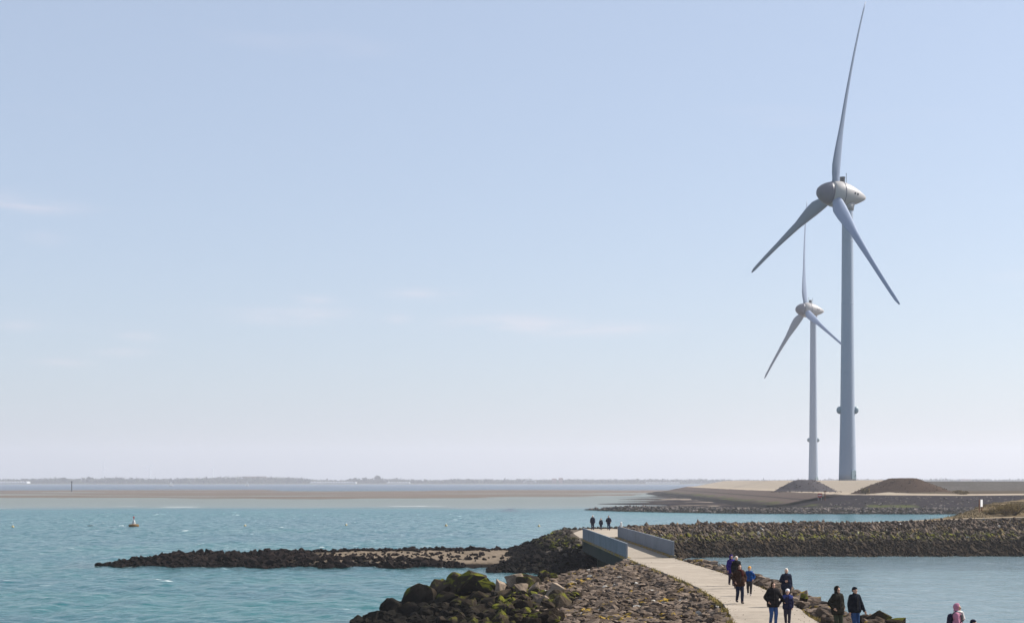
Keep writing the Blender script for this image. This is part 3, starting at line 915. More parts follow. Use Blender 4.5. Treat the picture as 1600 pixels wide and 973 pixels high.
# ------------------------------------------------------------------ far shore
def far_shore():
    t = NT('far_land'); land = t.done(t.mix(t.noise(.01, 3), (.06, .07, .05), (.11, .11, .07)), .9)
    fn = lambda x, y: np.minimum((y - 3900 - 90 * vnoise(x * .003, y * 0, 2)) * .05, 2.0)
    heightfield('far_shore', -2600, 3200, 3860, 5600, 30, fn, land, cut=-.5, stepy=40)
    t = NT('far_foliage'); fol = t.done(t.mix(t.rnd(), (.030, .042, .026), (.065, .075, .045)), .9)
    bark = plain('far_bark', (.06, .05, .04))
    r = random.Random(5)

    def leafcloud(n, c, rad, size):
        V, Fc = [], []
        for k in range(n):
            while True:
                q = Vector((r.uniform(-1, 1), r.uniform(-1, 1), r.uniform(-1, 1)))
                if q.length < 1: break
            p = Vector(c) + Vector((q.x * rad[0], q.y * rad[1], q.z * rad[2])); i = len(V)
            for j in range(3):
                V.append(p + Vector((r.gauss(0, 1), r.gauss(0, 1), r.gauss(0, 1))) * size)
            Fc.append((i, i + 1, i + 2))
        return V, Fc
    # skyline height (photo px above the shore) along the row of woods
    PX = [-60, 0, 60, 90, 110, 150, 170, 200, 240, 300, 340, 380, 415, 440, 470, 500, 540, 548, 620, 640, 690, 700, 740, 800, 860, 900, 960, 1000, 1060, 1130, 1200, 1300, 1700]
    HT = [4, 4, 5, 6, 5, 5, 6, 6, 5, 6, 7, 8, 8, 7, 6, 3, 2, 5, 5, 3, 3, 4, 4, 4, 3.5, 4, 4, 4, 4, 4, 3, 4, 4]
    V, Fc = [], []
    px = -60.0
    while px < 1700:
        d = r.uniform(4080, 4300); h = (1.0 + np.interp(px, PX, HT) * r.uniform(.7, 1.2)) * d / F; x = (px - 800) / F * d
        w = h * r.uniform(.7, 1.5) + 2
        v, f = leafcloud(80, (x, d, 1.5 + h * .45), (w, w, h * .62), 2.6)
        n0 = len(V); V += v; Fc += [tuple(i + n0 for i in q) for q in f]
        px += r.uniform(1.3, 3.0)
    o = link('far_wood', mesh_np('far_wood', np.array([tuple(v) for v in V]), np.array(Fc)), fol)
    tag(o, 'hazy blue-grey belt of woods along the far shore', 'wood', kind='stuff')
    spots = [(100, 9, 'round hazy tree left of the tall channel marker'), (139, 10, 'dome-shaped hazy tree right of the tall channel marker'), (171, 8, 'small hazy far tree right below the leftmost distant turbine'),
             (183, 9, 'broad hazy far tree just right of the leftmost distant turbine'), (590, 12, 'tallest pointed tree on the far shore left of the picture middle'), (570, 8, 'lower hazy tree just left of the tallest pointed far tree'),
             (732, 7, 'small far tree between the tall pointed tree and the arch bridge'), (555, 8, 'hazy tree at the left end of the dense far clump')]
    for px, hpx, lab in spots:
        d = 4050.0; k = d / F; h = hpx * k; x = (px - 800) / F * d
        root = empty('tree', (x, d, 1.8)); tag(root, lab, 'tree', 'single trees on the far shore')
        bm = bmesh.new(); bm_cyl(bm, (0, 0, 0), (0, 0, h * .6), .7, .3, 7)
        for a in range(4): bm_cyl(bm, (0, 0, h * .4), (math.cos(a * 1.57) * h * .25, math.sin(a * 1.57) * h * .25, h * .75), .2, .08, 5)
        link('trunk', bm_mesh(bm, 'trunk'), bark, root)
        v, f = leafcloud(420, (0, 0, h * .66), (h * .42, h * .42, h * .36), 1.4)
        link('crown', mesh_np('crown', np.array([tuple(q) for q in v]), np.array(f)), fol, root)
    white = plain('far_white', (.48, .50, .52), .7); brick = plain('far_brick', (.22, .15, .12)); tile = plain('far_roof', (.16, .11, .10))

    def greenhouse(px0, px1, hpx, lab, d=4030):
        k = d / F; w = (px1 - px0) * k; h = hpx * k; root = empty('greenhouse', ((px0 + px1) / 2 * k - 800 * k, d, 1.8))
        tag(root, lab, 'greenhouse', 'greenhouses on the far shore')
        bm = bmesh.new(); bm_box(bm, (0, 15, h * .35), (w, 30, h * .7)); link('wall', bm_mesh(bm, 'wall'), white, root)
        bm = bmesh.new(); n = max(3, int(w / 7))
        for i in range(n):
            xa = -w / 2 + w * i / n; xb = xa + w / n
            a = [bm.verts.new((xa, y, h * .701)) for y in (0, 30)]; b = [bm.verts.new((xb, y, h * .701)) for y in (0, 30)]; c = [bm.verts.new(((xa + xb) / 2, y, h)) for y in (0, 30)]
            bm.faces.new((a[0], c[0], c[1], a[1])); bm.faces.new((c[0], b[0], b[1], c[1])); bm.faces.new((a[0], b[0], c[0])); bm.faces.new((a[1], c[1], b[1]))
        link('roof', bm_mesh(bm, 'roof'), white, root)
    greenhouse(-20, 42, 3.2, 'long pale greenhouse on the far shore at the left picture edge')
    greenhouse(484, 556, 3.0, 'long white greenhouse on the far shore left of the tallest far tree')
    greenhouse(604, 640, 2.6, 'short white greenhouse on the far shore right of the tallest far tree')
    greenhouse(1010, 1062, 2.2, 'low white greenhouse on the far shore left of the dike nose')

    def house(px, wpx, hpx, lab, d=4040):
        k = d / F; w, h = wpx * k, hpx * k; root = empty('building', ((px - 800) * k, d, 1.8)); tag(root, lab, 'building')
        bm = bmesh.new(); bm_box(bm, (0, 4, h * .36), (w, 8, h * .72)); link('wall', bm_mesh(bm, 'wall'), brick, root)
        bm = bmesh.new(); a = [(-w / 2 - .3, -.3), (w / 2 + .3, -.3), (w / 2 + .3, 8.3), (-w / 2 - .3, 8.3)]
        b = [bm.verts.new((x, y, h * .721)) for x, y in a]; t1, t2 = bm.verts.new((-w / 2, 4, h)), bm.verts.new((w / 2, 4, h))
        bm.faces.new((b[0], b[1], t2, t1)); bm.faces.new((b[2], b[3], t1, t2)); bm.faces.new((b[0], t1, b[3])); bm.faces.new((b[1], b[2], t2)); bm.faces.new(b[::-1])
        link('roof', bm_mesh(bm, 'roof'), tile, root)
    house(866, 7, 8, 'dark hazy building right of the far arch bridge'); house(876, 6, 9, 'taller hazy building beside the one right of the far arch bridge')
    house(1510, 16, 7, 'pale hazy building beyond the right-hand dike', 4045); house(398, 36, 11, 'large hazy block on the wooded far shore left of the picture middle', 4400)
    # steel arch bridge on the horizon
    d = 4030; k = d / F; root = empty('arch_bridge', ((828 - 800) * k, d, 2)); tag(root, 'small pale arch bridge on the far shore', 'bridge'); root.scale = (1.65, 1.65, 1.65)
    bm = bmesh.new()
    for i in range(14):
        a0, a1 = math.pi * i / 14, math.pi * (i + 1) / 14
        bm_cyl(bm, (-10 * math.cos(a0), 0, 1.5 + 4.2 * math.sin(a0)), (-10 * math.cos(a1), 0, 1.5 + 4.2 * math.sin(a1)), .4, n=6)
    link('arch', bm_mesh(bm, 'arch'), white, root)
    bm = bmesh.new(); bm_box(bm, (0, 0, 1.3), (22, 3, .5)); link('deck', bm_mesh(bm, 'deck'), white, root)
    for i in range(1, 8):
        bm = bmesh.new(); x = -10 + 20 * i / 8; bm_cyl(bm, (x, 0, 1.5), (x, 0, 1.5 + 4.2 * math.sqrt(max(0, 1 - (x / 10) ** 2))), .12, n=5)
        link('hanger', bm_mesh(bm, 'hanger'), white, root)


far_shore()

# ------------------------------------------------------------------ wind turbines
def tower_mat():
    t = NT('turbine_paint_sky_tint'); n = t.noise(.12, 4, .6, stretch=(1, 1, .15))
    c = t.mix(n, (.275, .325, .405), (.33, .38, .455)); c = t.mix(t.M('MULTIPLY', t.step(.55, .8, t.noise(.5, 4, .7, stretch=(1.5, 1.5, .06))), .18), c, (.40, .41, .39))  # grey tower paint; blue skylight of the shaded side is put into its colour
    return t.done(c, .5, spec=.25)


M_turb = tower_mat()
M_blade = plain('blade_paint_sky_tint', (.205, .255, .355), .6, .05, .3)  # grey blades tinted blue to stand in for sky fill
M_spin = plain('spinner_paint', (.095, .098, .125), .45, .08, .4)
M_nac = plain('nacelle_paint', (.35, .33, .32), .45, .06, .4)
M_dark = plain('dark_metal', (.05, .055, .06), .5)
M_door = plain('door_metal', (.26, .33, .36), .4)
M_steel = plain('steel', (.35, .36, .37), .4)


def blade_mesh(Rb, pitch):
    bm = bmesh.new(); rings = []
    N = 26; n = 14
    for i in range(N + 1):
        t = i / N; r = 2.2 + (Rb - 2.2) * t
        ch = np.interp(t, [0, .035, .10, .18, .35, .6, .85, .95, .985, 1], [2.6, 3.0, 4.3, 4.0, 2.3, 1.45, 1.1, .98, .8, .4])
        th = np.interp(t, [0, .035, .10, .25, .6, 1], [2.5, 2.4, 1.9, 1.2, .7, .3])
        tw = pitch + R_(np.interp(t, [0, .1, .3, .6, 1], [14, 12, 7, 3, 0]))
        sweep = .9 * t ** 2.4; bend = 3.8 * (t * t - t)
        ring = []
        for k in range(n):
            a = 2 * math.pi * k / n
            c = math.cos(a); s = math.sin(a); u = .5 * c
            sh = 1.0 if t < .03 else (.55 + .45 * (c + 1) / 2) ** 1.4
            xx = (u - .15 * min(1, t * 10)) * ch; yy = .5 * th * s * sh
            # local: x in rotor plane, y along axis, z radius
            X = xx * math.cos(tw) - yy * math.sin(tw); Y = xx * math.sin(tw) + yy * math.cos(tw)
            ring.append(bm.verts.new((X - sweep, Y + bend, r)))
        rings.append(ring)
    for a, b in zip(rings, rings[1:]):
        for k in range(n): bm.faces.new((a[k], a[(k + 1) % n], b[(k + 1) % n], b[k]))
    bm.faces.new(rings[0][::-1]); bm.faces.new(rings[-1])
    return bm_mesh(bm, 'blade')


def turbine(hub, yaw, tilt, a0, Rb, base_z, label, door=True, s=1.0):
    """enclosed egg-shaped nacelle, three blades, tapered tubular tower"""
    ax = Vector((-math.cos(yaw) * math.cos(tilt), -math.sin(yaw) * math.cos(tilt), math.sin(tilt)))   # upwind
    side = Vector((0, 0, 1)).cross(-ax).normalized(); up = (-ax).cross(side).normalized()
    if up.z < 0: up = -up
    tw = hub - ax * 4.6 * s; base = Vector((tw.x, tw.y, base_z)); Ht = tw.z - base_z
    root = empty('wind_turbine', base); tag(root, label, 'wind turbine', 'large wind turbines on the dike')
    hb = hub - base
    T = lambda z: np.interp(z / Ht, [0, .06, .25, .6, 1], [2.62, 2.5, 2.15, 1.85, 1.62]) * s
    bm = bmesh.new(); bm_lathe(bm, [(z * Ht, T(z * Ht)) for z in np.linspace(0, .985, 40)], n=48)
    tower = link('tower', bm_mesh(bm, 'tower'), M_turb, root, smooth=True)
    for zf in (.12, .38, .62, .84):
        rr = float(T(zf * Ht)); bm = bmesh.new(); bm_lathe(bm, [(zf * Ht - .12, rr - .02), (zf * Ht - .1, rr + .035), (zf * Ht + .1, rr + .035), (zf * Ht + .12, rr - .02)], n=48)
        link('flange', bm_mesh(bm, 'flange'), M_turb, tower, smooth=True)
    prof_n = [(-1.3, 3.55), (-.6, 3.85), (.6, 3.98), (1.8, 3.95), (3.2, 3.75), (4.8, 3.35), (6.4, 2.75), (8.2, 1.98), (9.7, 1.15), (10.5, .6), (10.8, 0)]
    prof_s = [(-5.7, 0), (-5.6, .7), (-5.2, 1.45), (-4.4, 2.2), (-3.3, 2.85), (-2.2, 3.25), (-1.4, 3.45)]
    bm = bmesh.new(); bm_lathe(bm, [(q * s, r * s) for q, r in prof_n], -ax, hb, 40); nac = link('nacelle', bm_mesh(bm, 'nacelle'), M_nac, root, smooth=True)
    bm = bmesh.new(); bm_lathe(bm, [(q * s, r * s) for q, r in prof_s], -ax, hb, 40); link('spinner', bm_mesh(bm, 'spinner'), M_spin, root, smooth=True)
    bm = bmesh.new(); bm_lathe(bm, [(2.05 * s, 3.99 * s), (2.05 * s, 4.0 * s), (2.2 * s, 4.0 * s), (2.2 * s, 3.9 * s)], -ax, hb, 40); link('seam', bm_mesh(bm, 'seam'), M_spin, nac)
    bm = bmesh.new(); bm_cyl(bm, hb - ax * 4.6 * s + Vector((0, 0, -4.6 * s)), hb - ax * 4.6 * s + Vector((0, 0, -2.4 * s)), 1.75 * s, 2.2 * s, 32)
    link('yaw_collar', bm_mesh(bm, 'yaw_collar'), M_nac, root, smooth=True)
    # two vents on the flank facing the path
    q = (-ax).to_track_quat('Z', 'Y').to_matrix(); fl = Vector((0, -1, 0)); fl = (fl - ax * fl.dot(ax)).normalized()
    for k in (0, 1):
        sx = 5.4 + k * 1.15; rr = float(np.interp(sx, [p[0] for p in prof_n], [p[1] for p in prof_n]))
        bm = bmesh.new(); c = hb - ax * sx * s + (fl * .995 + Vector((0, 0, .12))).normalized() * rr * s * .99
        bm_ball(bm, c, (.42 * s, .22 * s, .38 * s), 2); link('vent', bm_mesh(bm, 'vent'), M_dark, nac)
    # cooler with wind vanes on the back of the nacelle
    c = hb - ax * 2.9 * s + Vector((0, 0, 3.75 * s))
    bm = bmesh.new(); bm_cyl(bm, c, c + Vector((0, 0, 1.5 * s)), .75 * s, .75 * s, 14); bm_cyl(bm, c + Vector((0, 0, 1.5 * s)), c + Vector((0, 0, 1.65 * s)), .9 * s, .9 * s, 14)
    mast = link('weather_mast', bm_mesh(bm, 'weather_mast'), M_dark, root)
    for dx in (-1.0, 1.3):
        bm = bmesh.new(); p = c + (-ax) * dx * s
        bm_cyl(bm, p, p + Vector((0, 0, 2.8 * s)), .07 * s, n=6); bm_ball(bm, p + Vector((0, 0, 2.8 * s)), .16 * s, 1); link('wind_vane', bm_mesh(bm, 'wind_vane'), M_dark, mast)
    # service lights round the lower tower
    zl = Ht * .247; rl = float(T(zl))
    for ang in (0, 180):
        bm = bmesh.new(); d = Vector((math.cos(R_(ang - 8)), math.sin(R_(ang - 8)), 0))
        M = Matrix.Translation(d * (rl + .15 * s) + Vector((0, 0, zl))) @ d.to_track_quat('X', 'Z').to_matrix().to_4x4()
        bmesh.ops.create_icosphere(bm, subdivisions=3, radius=1.0, matrix=M @ Matrix.Diagonal((1.0 * s, .75 * s, 1.15 * s, 1)))
        link('light_housing', bm_mesh(bm, 'light_housing'), M_door, root, smooth=True)
    if door:
        d = Vector((.52, -.85, 0)).normalized(); rd = float(T(1.2)); y0 = .4
        bm = bmesh.new(); pts = []
        for x, z in [(-.85, 0), (.85, 0), (.85, 2.2)] + [(.85 * math.cos(a), 2.2 + .5 * math.sin(a)) for a in (.5, 1.0, 1.57, 2.1, 2.6)] + [(-.85, 2.2)]: pts.append((x, z + y0))
        e = Vector((-d.y, d.x, 0)) * 1.0
        fr = [bm.verts.new(e * x + d * (rd + .22) + Vector((0, 0, z))) for x, z in pts]; bk = [bm.verts.new(e * x + d * (rd - .7) + Vector((0, 0, z))) for x, z in pts]
        bm.faces.new(fr); bm.faces.new(bk[::-1])
        for i in range(len(pts)): bm.faces.new((fr[i], fr[(i + 1) % len(pts)], bk[(i + 1) % len(pts)], bk[i]))
        dr = link('door', bm_mesh(bm, 'door'), M_door, root)
        bm = bmesh.new(); bm_box(bm, e * .55 + d * (rd + .27) + Vector((0, 0, y0 + 1.1)), (.14, .14, .3)); link('handle', bm_mesh(bm, 'handle'), M_dark, dr)
    # blades
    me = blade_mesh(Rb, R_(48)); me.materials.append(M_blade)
    for k in range(3):
        b = a0 + k * 2 * math.pi / 3; rad = (up * math.cos(b) + side * math.sin(b)).normalized(); tan = ax.cross(rad).normalized()
        M = Matrix((( tan.x, -ax.x, rad.x, 0), (tan.y, -ax.y, rad.y, 0), (tan.z, -ax.z, rad.z, 0), (0, 0, 0, 1)))
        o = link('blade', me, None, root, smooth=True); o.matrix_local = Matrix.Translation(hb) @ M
    return root


turbine(P(1303, 303, 462), .298, .068, -.203, 55.9, 8.75, 'nearer and larger white wind turbine with a grey door, right of the picture middle')
turbine(P(1258.5, 484, 822), .251, .050, .085, 60.0, 7.8, 'farther and smaller white wind turbine, partly behind the larger one', s=1.0)
_bm = bmesh.new(); bmesh.ops.create_cone(_bm, cap_ends=True, segments=32, radius1=16, radius2=12, depth=12)
_o = link('turbine_mound', bm_mesh(_bm, 'turbine_mound'), ground_mat('turbine_mound_grass', (.12, .10, .08), (.18, .155, .12), scale=.2), loc=((1272 - 800) / F * 822, 822, 2.6)); tag(_o, kind='structure')


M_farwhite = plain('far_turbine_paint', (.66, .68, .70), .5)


def far_turbine(px, hy, label, ph, d=6600):
    M_turb = M_blade = M_farwhite
    hub = P(px, hy, d); root = empty('distant_turbine', (hub.x, hub.y, 0)); tag(root, label, 'wind turbine', 'distant turbines on the horizon')
    bm = bmesh.new(); bm_cyl(bm, (0, 0, 0), (0, 0, hub.z), 2.2, 1.4, 12); link('tower', bm_mesh(bm, 'tower'), M_turb, root)
    bm = bmesh.new(); bm_ball(bm, (0, 0, hub.z), (1.8, 4.5, 2.0), 2); link('nacelle', bm_mesh(bm, 'nacelle'), M_turb, root)
    for k in range(3):
        a = ph + k * 2.0944; bm = bmesh.new(); bm_cyl(bm, (0, -4.6, hub.z), (math.sin(a) * 33, -4.6, hub.z + math.cos(a) * 33), 1.5, .4, 6); link('blade', bm_mesh(bm, 'blade'), M_blade, root)


far_turbine(162, 728, 'faint distant turbine, leftmost of three above the far woods', .2)
far_turbine(234, 730, 'faint distant turbine, middle one of three above the far woods', .7)
far_turbine(333, 731, 'faint distant turbine, rightmost of three above the far woods', 1.2)

# ------------------------------------------------------------------ buoys, boats, marks
M_yel = plain('buoy_yellow', (.40, .32, .16), .5); M_wht = plain('white_paint', (.62, .62, .60), .4); M_redp = plain('red_paint', (.40, .035, .03), .5)
M_rust = plain('buoy_brown', (.17, .10, .04), .7)


def small_buoy(px, py, label):
    p = on(px, py + 2.2, 0); root = empty('buoy', (p.x, p.y, 0)); tag(root, label, 'buoy', 'small yellow buoys in a row'); root.scale = (.68, .68, .68)
    bm = bmesh.new(); bm_lathe(bm, [(-.3, 0), (-.25, .28), (0, .40), (.22, .36), (.40, .18), (.46, 0)], n=16); link('float', bm_mesh(bm, 'float'), M_yel, root, smooth=True)
    bm = bmesh.new(); bm_cyl(bm, (0, 0, .42), (0, 0, .62), .07, n=8); bm_lathe(bm, [(.58, 0), (.60, .14), (.66, .16), (.74, .1), (.76, 0)], n=10); link('top_mark', bm_mesh(bm, 'top_mark'), M_wht, root)


for a in ((20, 821, 'small yellow buoy near the left picture edge'), (383, 819.5, 'small yellow buoy, first right of the big lit buoy'), (541, 818.5, 'small yellow buoy, second right of the big lit buoy'),
          (697, 819, 'small yellow buoy, third right of the big lit buoy'), (842, 820, 'small yellow buoy nearest to the footbridge')): small_buoy(*a)


def lit_buoy():
    p = on(209, 822, 0); root = empty('navigation_buoy', (p.x, p.y, 0)); tag(root, 'large yellow-brown buoy with a white light tower and red top', 'buoy')
    bm = bmesh.new(); bm_lathe(bm, [(-.4, 0), (-.35, .7), (.05, .95), (.32, .98), (.42, .8), (.46, 0)], n=24); link('hull', bm_mesh(bm, 'hull'), M_rust, root, smooth=True)
    bm = bmesh.new()
    for a in range(4): bm_cyl(bm, (.38 * math.cos(a * 1.57 + .7), .38 * math.sin(a * 1.57 + .7), .4), (.16 * math.cos(a * 1.57 + .7), .16 * math.sin(a * 1.57 + .7), 1.15), .06, n=6)
    bm_cyl(bm, (0, 0, .4), (0, 0, 1.2), .24, .18, 12); link('light_tower', bm_mesh(bm, 'light_tower'), M_wht, root)
    bm = bmesh.new(); bm_cyl(bm, (0, 0, 1.2), (0, 0, 1.9), .05, n=6); bm_box(bm, (0, 0, 1.72), (.45, .09, .09), Euler((0, .78, .5)).to_matrix()); bm_box(bm, (0, 0, 1.72), (.45, .09, .09), Euler((0, -.78, .5)).to_matrix())
    link('top_mark', bm_mesh(bm, 'top_mark'), M_redp, root)


lit_buoy()


def dark_float():
    p = on(141, 822, 0); root = empty('mooring_float', (p.x, p.y, 0)); tag(root, 'flat dark float low in the water left of the big buoy', 'float')
    bm = bmesh.new(); bm_lathe(bm, [(-.15, 0), (-.12, .5), (.08, .62), (.2, .5), (.24, 0)], n=18); bmesh.ops.scale(bm, vec=(1, .5, 1), verts=bm.verts); link('body', bm_mesh(bm, 'body'), M_dark, root, smooth=True)
    bm = bmesh.new(); bm_cyl(bm, (0, 0, .2), (0, 0, .36), .05, n=6); bm_cyl(bm, (0, -.08, .36), (0, .08, .36), .04, n=6); link('ring_post', bm_mesh(bm, 'ring_post'), M_steel, root)


dark_float()


def marker():
    p = on(112, 768, 0); root = empty('channel_marker', (p.x, p.y, 0)); tag(root, 'tall dark pole standing on the tidal flat at the left', 'channel marker')
    bm = bmesh.new(); bm_cyl(bm, (0, 0, -.5), (0, 0, 8.2), .42, .34, 10); link('pole', bm_mesh(bm, 'pole'), M_dark, root)
    bm = bmesh.new(); bm_cyl(bm, (0, 0, 7.3), (0, 0, 8.5), .62, .62, 10); link('top_mark', bm_mesh(bm, 'top_mark'), M_dark, root)


marker()


def sailboat(px, py, hpx, label, d=2600, lean=.06):
    k = d / F; h = hpx * k; p = P(px, py, d); root = empty('sailboat', (p.x, d, 0)); tag(root, label, 'sailboat', 'sailing boats off the far shore')
    bm = bmesh.new(); L = h * .8; rows = []
    for t in np.linspace(0, 1, 9):
        b = h * .13 * math.sin(math.pi * min(1, .18 + t * .82)) ** .7 + .02; x = (t - .5) * L
        rows.append([bm.verts.new((x, -b, .9 + .2 * abs(t - .5))), bm.verts.new((x, 0, -.5)), bm.verts.new((x, b, .9 + .2 * abs(t - .5)))])
    for a, b in zip(rows, rows[1:]):
        bm.faces.new((a[0], a[1], b[1], b[0])); bm.faces.new((a[1], a[2], b[2], b[1])); bm.faces.new((a[2], a[0], b[0], b[2]))
    bm.faces.new(rows[0]); bm.faces.new(rows[-1][::-1]); link('hull', bm_mesh(bm, 'hull'), M_wht, root)
    bm = bmesh.new(); bm_cyl(bm, (.1 * L, 0, .8), (.1 * L, 0, h), .09, .05, 6); link('mast', bm_mesh(bm, 'mast'), M_steel, root)
    for nm, tri in (('mainsail', ((.08 * L, 1.6), (-.42 * L, 1.7), (.08 * L, h * .97))), ('jib', ((.13 * L, h * .85), (.13 * L, 1.5), (.48 * L, 1.3)))):
        bm = bmesh.new(); N = 5; g = []
        A, B, C = [Vector((x, 0, z)) for x, z in tri]
        for i in range(N + 1):
            row = []
            for j in range(N + 1 - i):
                u, v = i / N, j / N; q = A * (1 - u - v) + B * u + C * v; q.y = .35 * math.sin(math.pi * min(1, u + v)) * (1 - u * .5); row.append(bm.verts.new(q))
            g.append(row)
        for i in range(N):
            for j in range(N - i):
                bm.faces.new((g[i][j], g[i + 1][j], g[i][j + 1]))
                if j < N - i - 1: bm.faces.new((g[i + 1][j], g[i + 1][j + 1], g[i][j + 1]))
        bmesh.ops.solidify(bm, geom=bm.faces, thickness=.04); link(nm, bm_mesh(bm, nm), M_wht, root)
    root.rotation_euler = (lean, 0, .5)


sailboat(267, 760, 9, 'white sailboat off the far shore, the left one of two')
sailboat(386, 760, 8, 'white sailboat off the far shore, the right one of two')


# ------------------------------------------------------------------ signs, post, shrub on the groyne
def small_things():
    M_wood = plain('sign_wood', (.16, .075, .045), .8); M_board = plain('sign_board', (.78, .78, .76), .5)
    p = P(1533, 799, 214); z = float(far_h(np.array(p.x), np.array(p.y))); root = empty('information_sign', (p.x, p.y, z)); root.rotation_euler = (0, 0, R_(48))
    tag(root, 'upright white board on brown posts on the dry grass bank', 'sign')
    for x in (-.42, .42):
        bm = bmesh.new(); bm_box(bm, (x, .08, .85), (.12, .12, 1.9)); link('post', bm_mesh(bm, 'post'), M_wood, root)
    bm = bmesh.new(); bm_box(bm, (.06, -.02, 1.25), (.62, .07, 1.0)); link('board', bm_mesh(bm, 'board'), M_board, root)
    # pale marker post at the far end of the right-hand parapet
    p = P(970.5, 822, 178); root = empty('marker_post', (p.x, p.y, float(far_h(np.array(p.x), np.array(p.y))) - .05)); tag(root, 'short white post on a yellow base beyond the right parapet', 'post')
    bm = bmesh.new(); bm_cyl(bm, (0, 0, .3), (0, 0, 1.0), .13, .12, 12); bm_ball(bm, (0, 0, 1.0), (.13, .13, .08), 2); link('post', bm_mesh(bm, 'post'), M_wht, root)
    bm = bmesh.new(); bm_box(bm, (0, 0, .18), (.75, .5, .5)); bmesh.ops.bevel(bm, geom=list(bm.edges), offset=.05, segments=2, affect='EDGES'); link('base', bm_mesh(bm, 'base'), plain('lichen_base', (.40, .28, .06)), root)
    # red notice and pole on the dike road
    zr = 4.95
    p = P(1281, 762, 441); root = empty('notice_board', (p.x, p.y, float(dike_h(np.array(p.x), np.array(p.y))) - .05)); tag(root, 'small red notice board on the dike road below the near turbine', 'sign')
    bm = bmesh.new(); bm_box(bm, (0, 0, 1.55), (1.15, .1, 1.2)); link('board', bm_mesh(bm, 'board'), M_redp, root)
    for x in (-.45, .45):
        bm = bmesh.new(); bm_cyl(bm, (x, .09, 0), (x, .09, 2.1), .05, n=8); link('post', bm_mesh(bm, 'post'), M_steel, root)
    bm = bmesh.new(); bm_box(bm, (0, -.06, 1.55), (.9, .03, .22)); link('white_bar', bm_mesh(bm, 'white_bar'), M_wht, root)
    p = P(1289, 772, 437); root = empty('barrier_pole', (p.x, p.y, float(dike_h(np.array(p.x), np.array(p.y))) - .05)); tag(root, 'thin brown pole with a short arm beside the red notice board', 'pole')
    bm = bmesh.new(); bm_cyl(bm, (0, 0, 0), (0, 0, 2.8), .14, .11, 8); link('pole', bm_mesh(bm, 'pole'), M_wood, root)
    bm = bmesh.new(); bm_box(bm, (0, 0, 2.6), (.8, .12, .3)); link('arm', bm_mesh(bm, 'arm'), M_wood, root)
    # shrubs
    t = NT('shrub_leaf'); leaf = t.done(t.mix(t.rnd(), (.075, .052, .022), (.16, .115, .05)), .85); bark = plain('shrub_bark', (.07, .05, .035))
    r = random.Random(8)

    def shrub(px, py, d, w, h, label, n=2600, leafs=.10, field=far_h):
        p = P(px, py, d); z = float(field(np.array(p.x), np.array(p.y))) - .05; root = empty('shrub', (p.x, p.y, z)); tag(root, label, 'shrub')
        bm = bmesh.new(); tips = []
        for k in range(14):
            a = r.uniform(0, 6.28); q = r.uniform(.2, 1); t1 = Vector((math.cos(a) * w * .42 * q, math.sin(a) * w * .32 * q, h * r.uniform(.5, .85)))
            m = t1 * .5 + Vector((0, 0, h * .12)); b0 = Vector((math.cos(a) * .01, math.sin(a) * .01, 0)); bm_cyl(bm, b0, m, .035 * h, .022 * h, 5); bm_cyl(bm, m, t1, .022 * h, .008 * h, 5); tips.append(t1)
        link('stems', bm_mesh(bm, 'stems'), bark, root)
        V, Fc = [], []
        lumps = [(r.uniform(-.34, .34) * w, r.uniform(-.25, .25) * w, r.uniform(.3, .62) * h, r.uniform(.2, .34)) for _ in range(16)]
        for k in range(n):
            lx, ly, lz, lr = r.choice(lumps); q = Vector((r.gauss(0, 1), r.gauss(0, 1), r.gauss(0, 1))).normalized() * r.uniform(.5, 1.0)
            c = Vector((lx + q.x * lr * w * .62, ly + q.y * lr * w * .5, max(.03, lz + q.z * lr * h * 1.05))); i = len(V); L = leafs * r.uniform(.6, 1.5)
            u = Vector((r.gauss(0, 1), r.gauss(0, 1), r.gauss(0, 1))).normalized(); v = u.orthogonal().normalized()
            V += [tuple(c - u * L), tuple(c + v * L * .45), tuple(c + u * L), tuple(c - v * L * .45)]; Fc.append((i, i + 1, i + 2, i + 3))
        link('foliage', mesh_np('foliage', np.array(V), np.array(Fc)), leaf, root)
    shrub(1586, 804, 206, 7.2, 2.1, 'broad brown leafless-looking shrub at the right picture edge', 5200)
    shrub(1548, 804, 209, 2.6, .8, 'low brown scrub left of the broad shrub at the right edge', 1500)
    shrub(1352, 760, 437, 2.6, 2.2, 'small round brown bush at the foot of the big gravel heap', 700, .2, dike_h)
    shrub(1368, 748, 462, 2.4, 1.4, 'tiny dark bush on the pale slope right of the near turbine', 500, .2, dike_h)
    shrub(1505, 772, 434, 6, 1.4, 'long low brown scrub beside the dike road at the right', 1200, .2, dike_h)


small_things()

# ------------------------------------------------------------------ people
def capsule(bm, p0, r0, p1, r1, n=10):
    p0, p1 = Vector(p0), Vector(p1)
    bm_ball(bm, p0, r0, 2); bm_ball(bm, p1, r1, 2)
    if (p1 - p0).length > 1e-4: bm_cyl(bm, p0, p1, r0, r1, n)


WORK = bpy.data.scenes.new('work')          # a bare scene to evaluate modifiers in, removed below


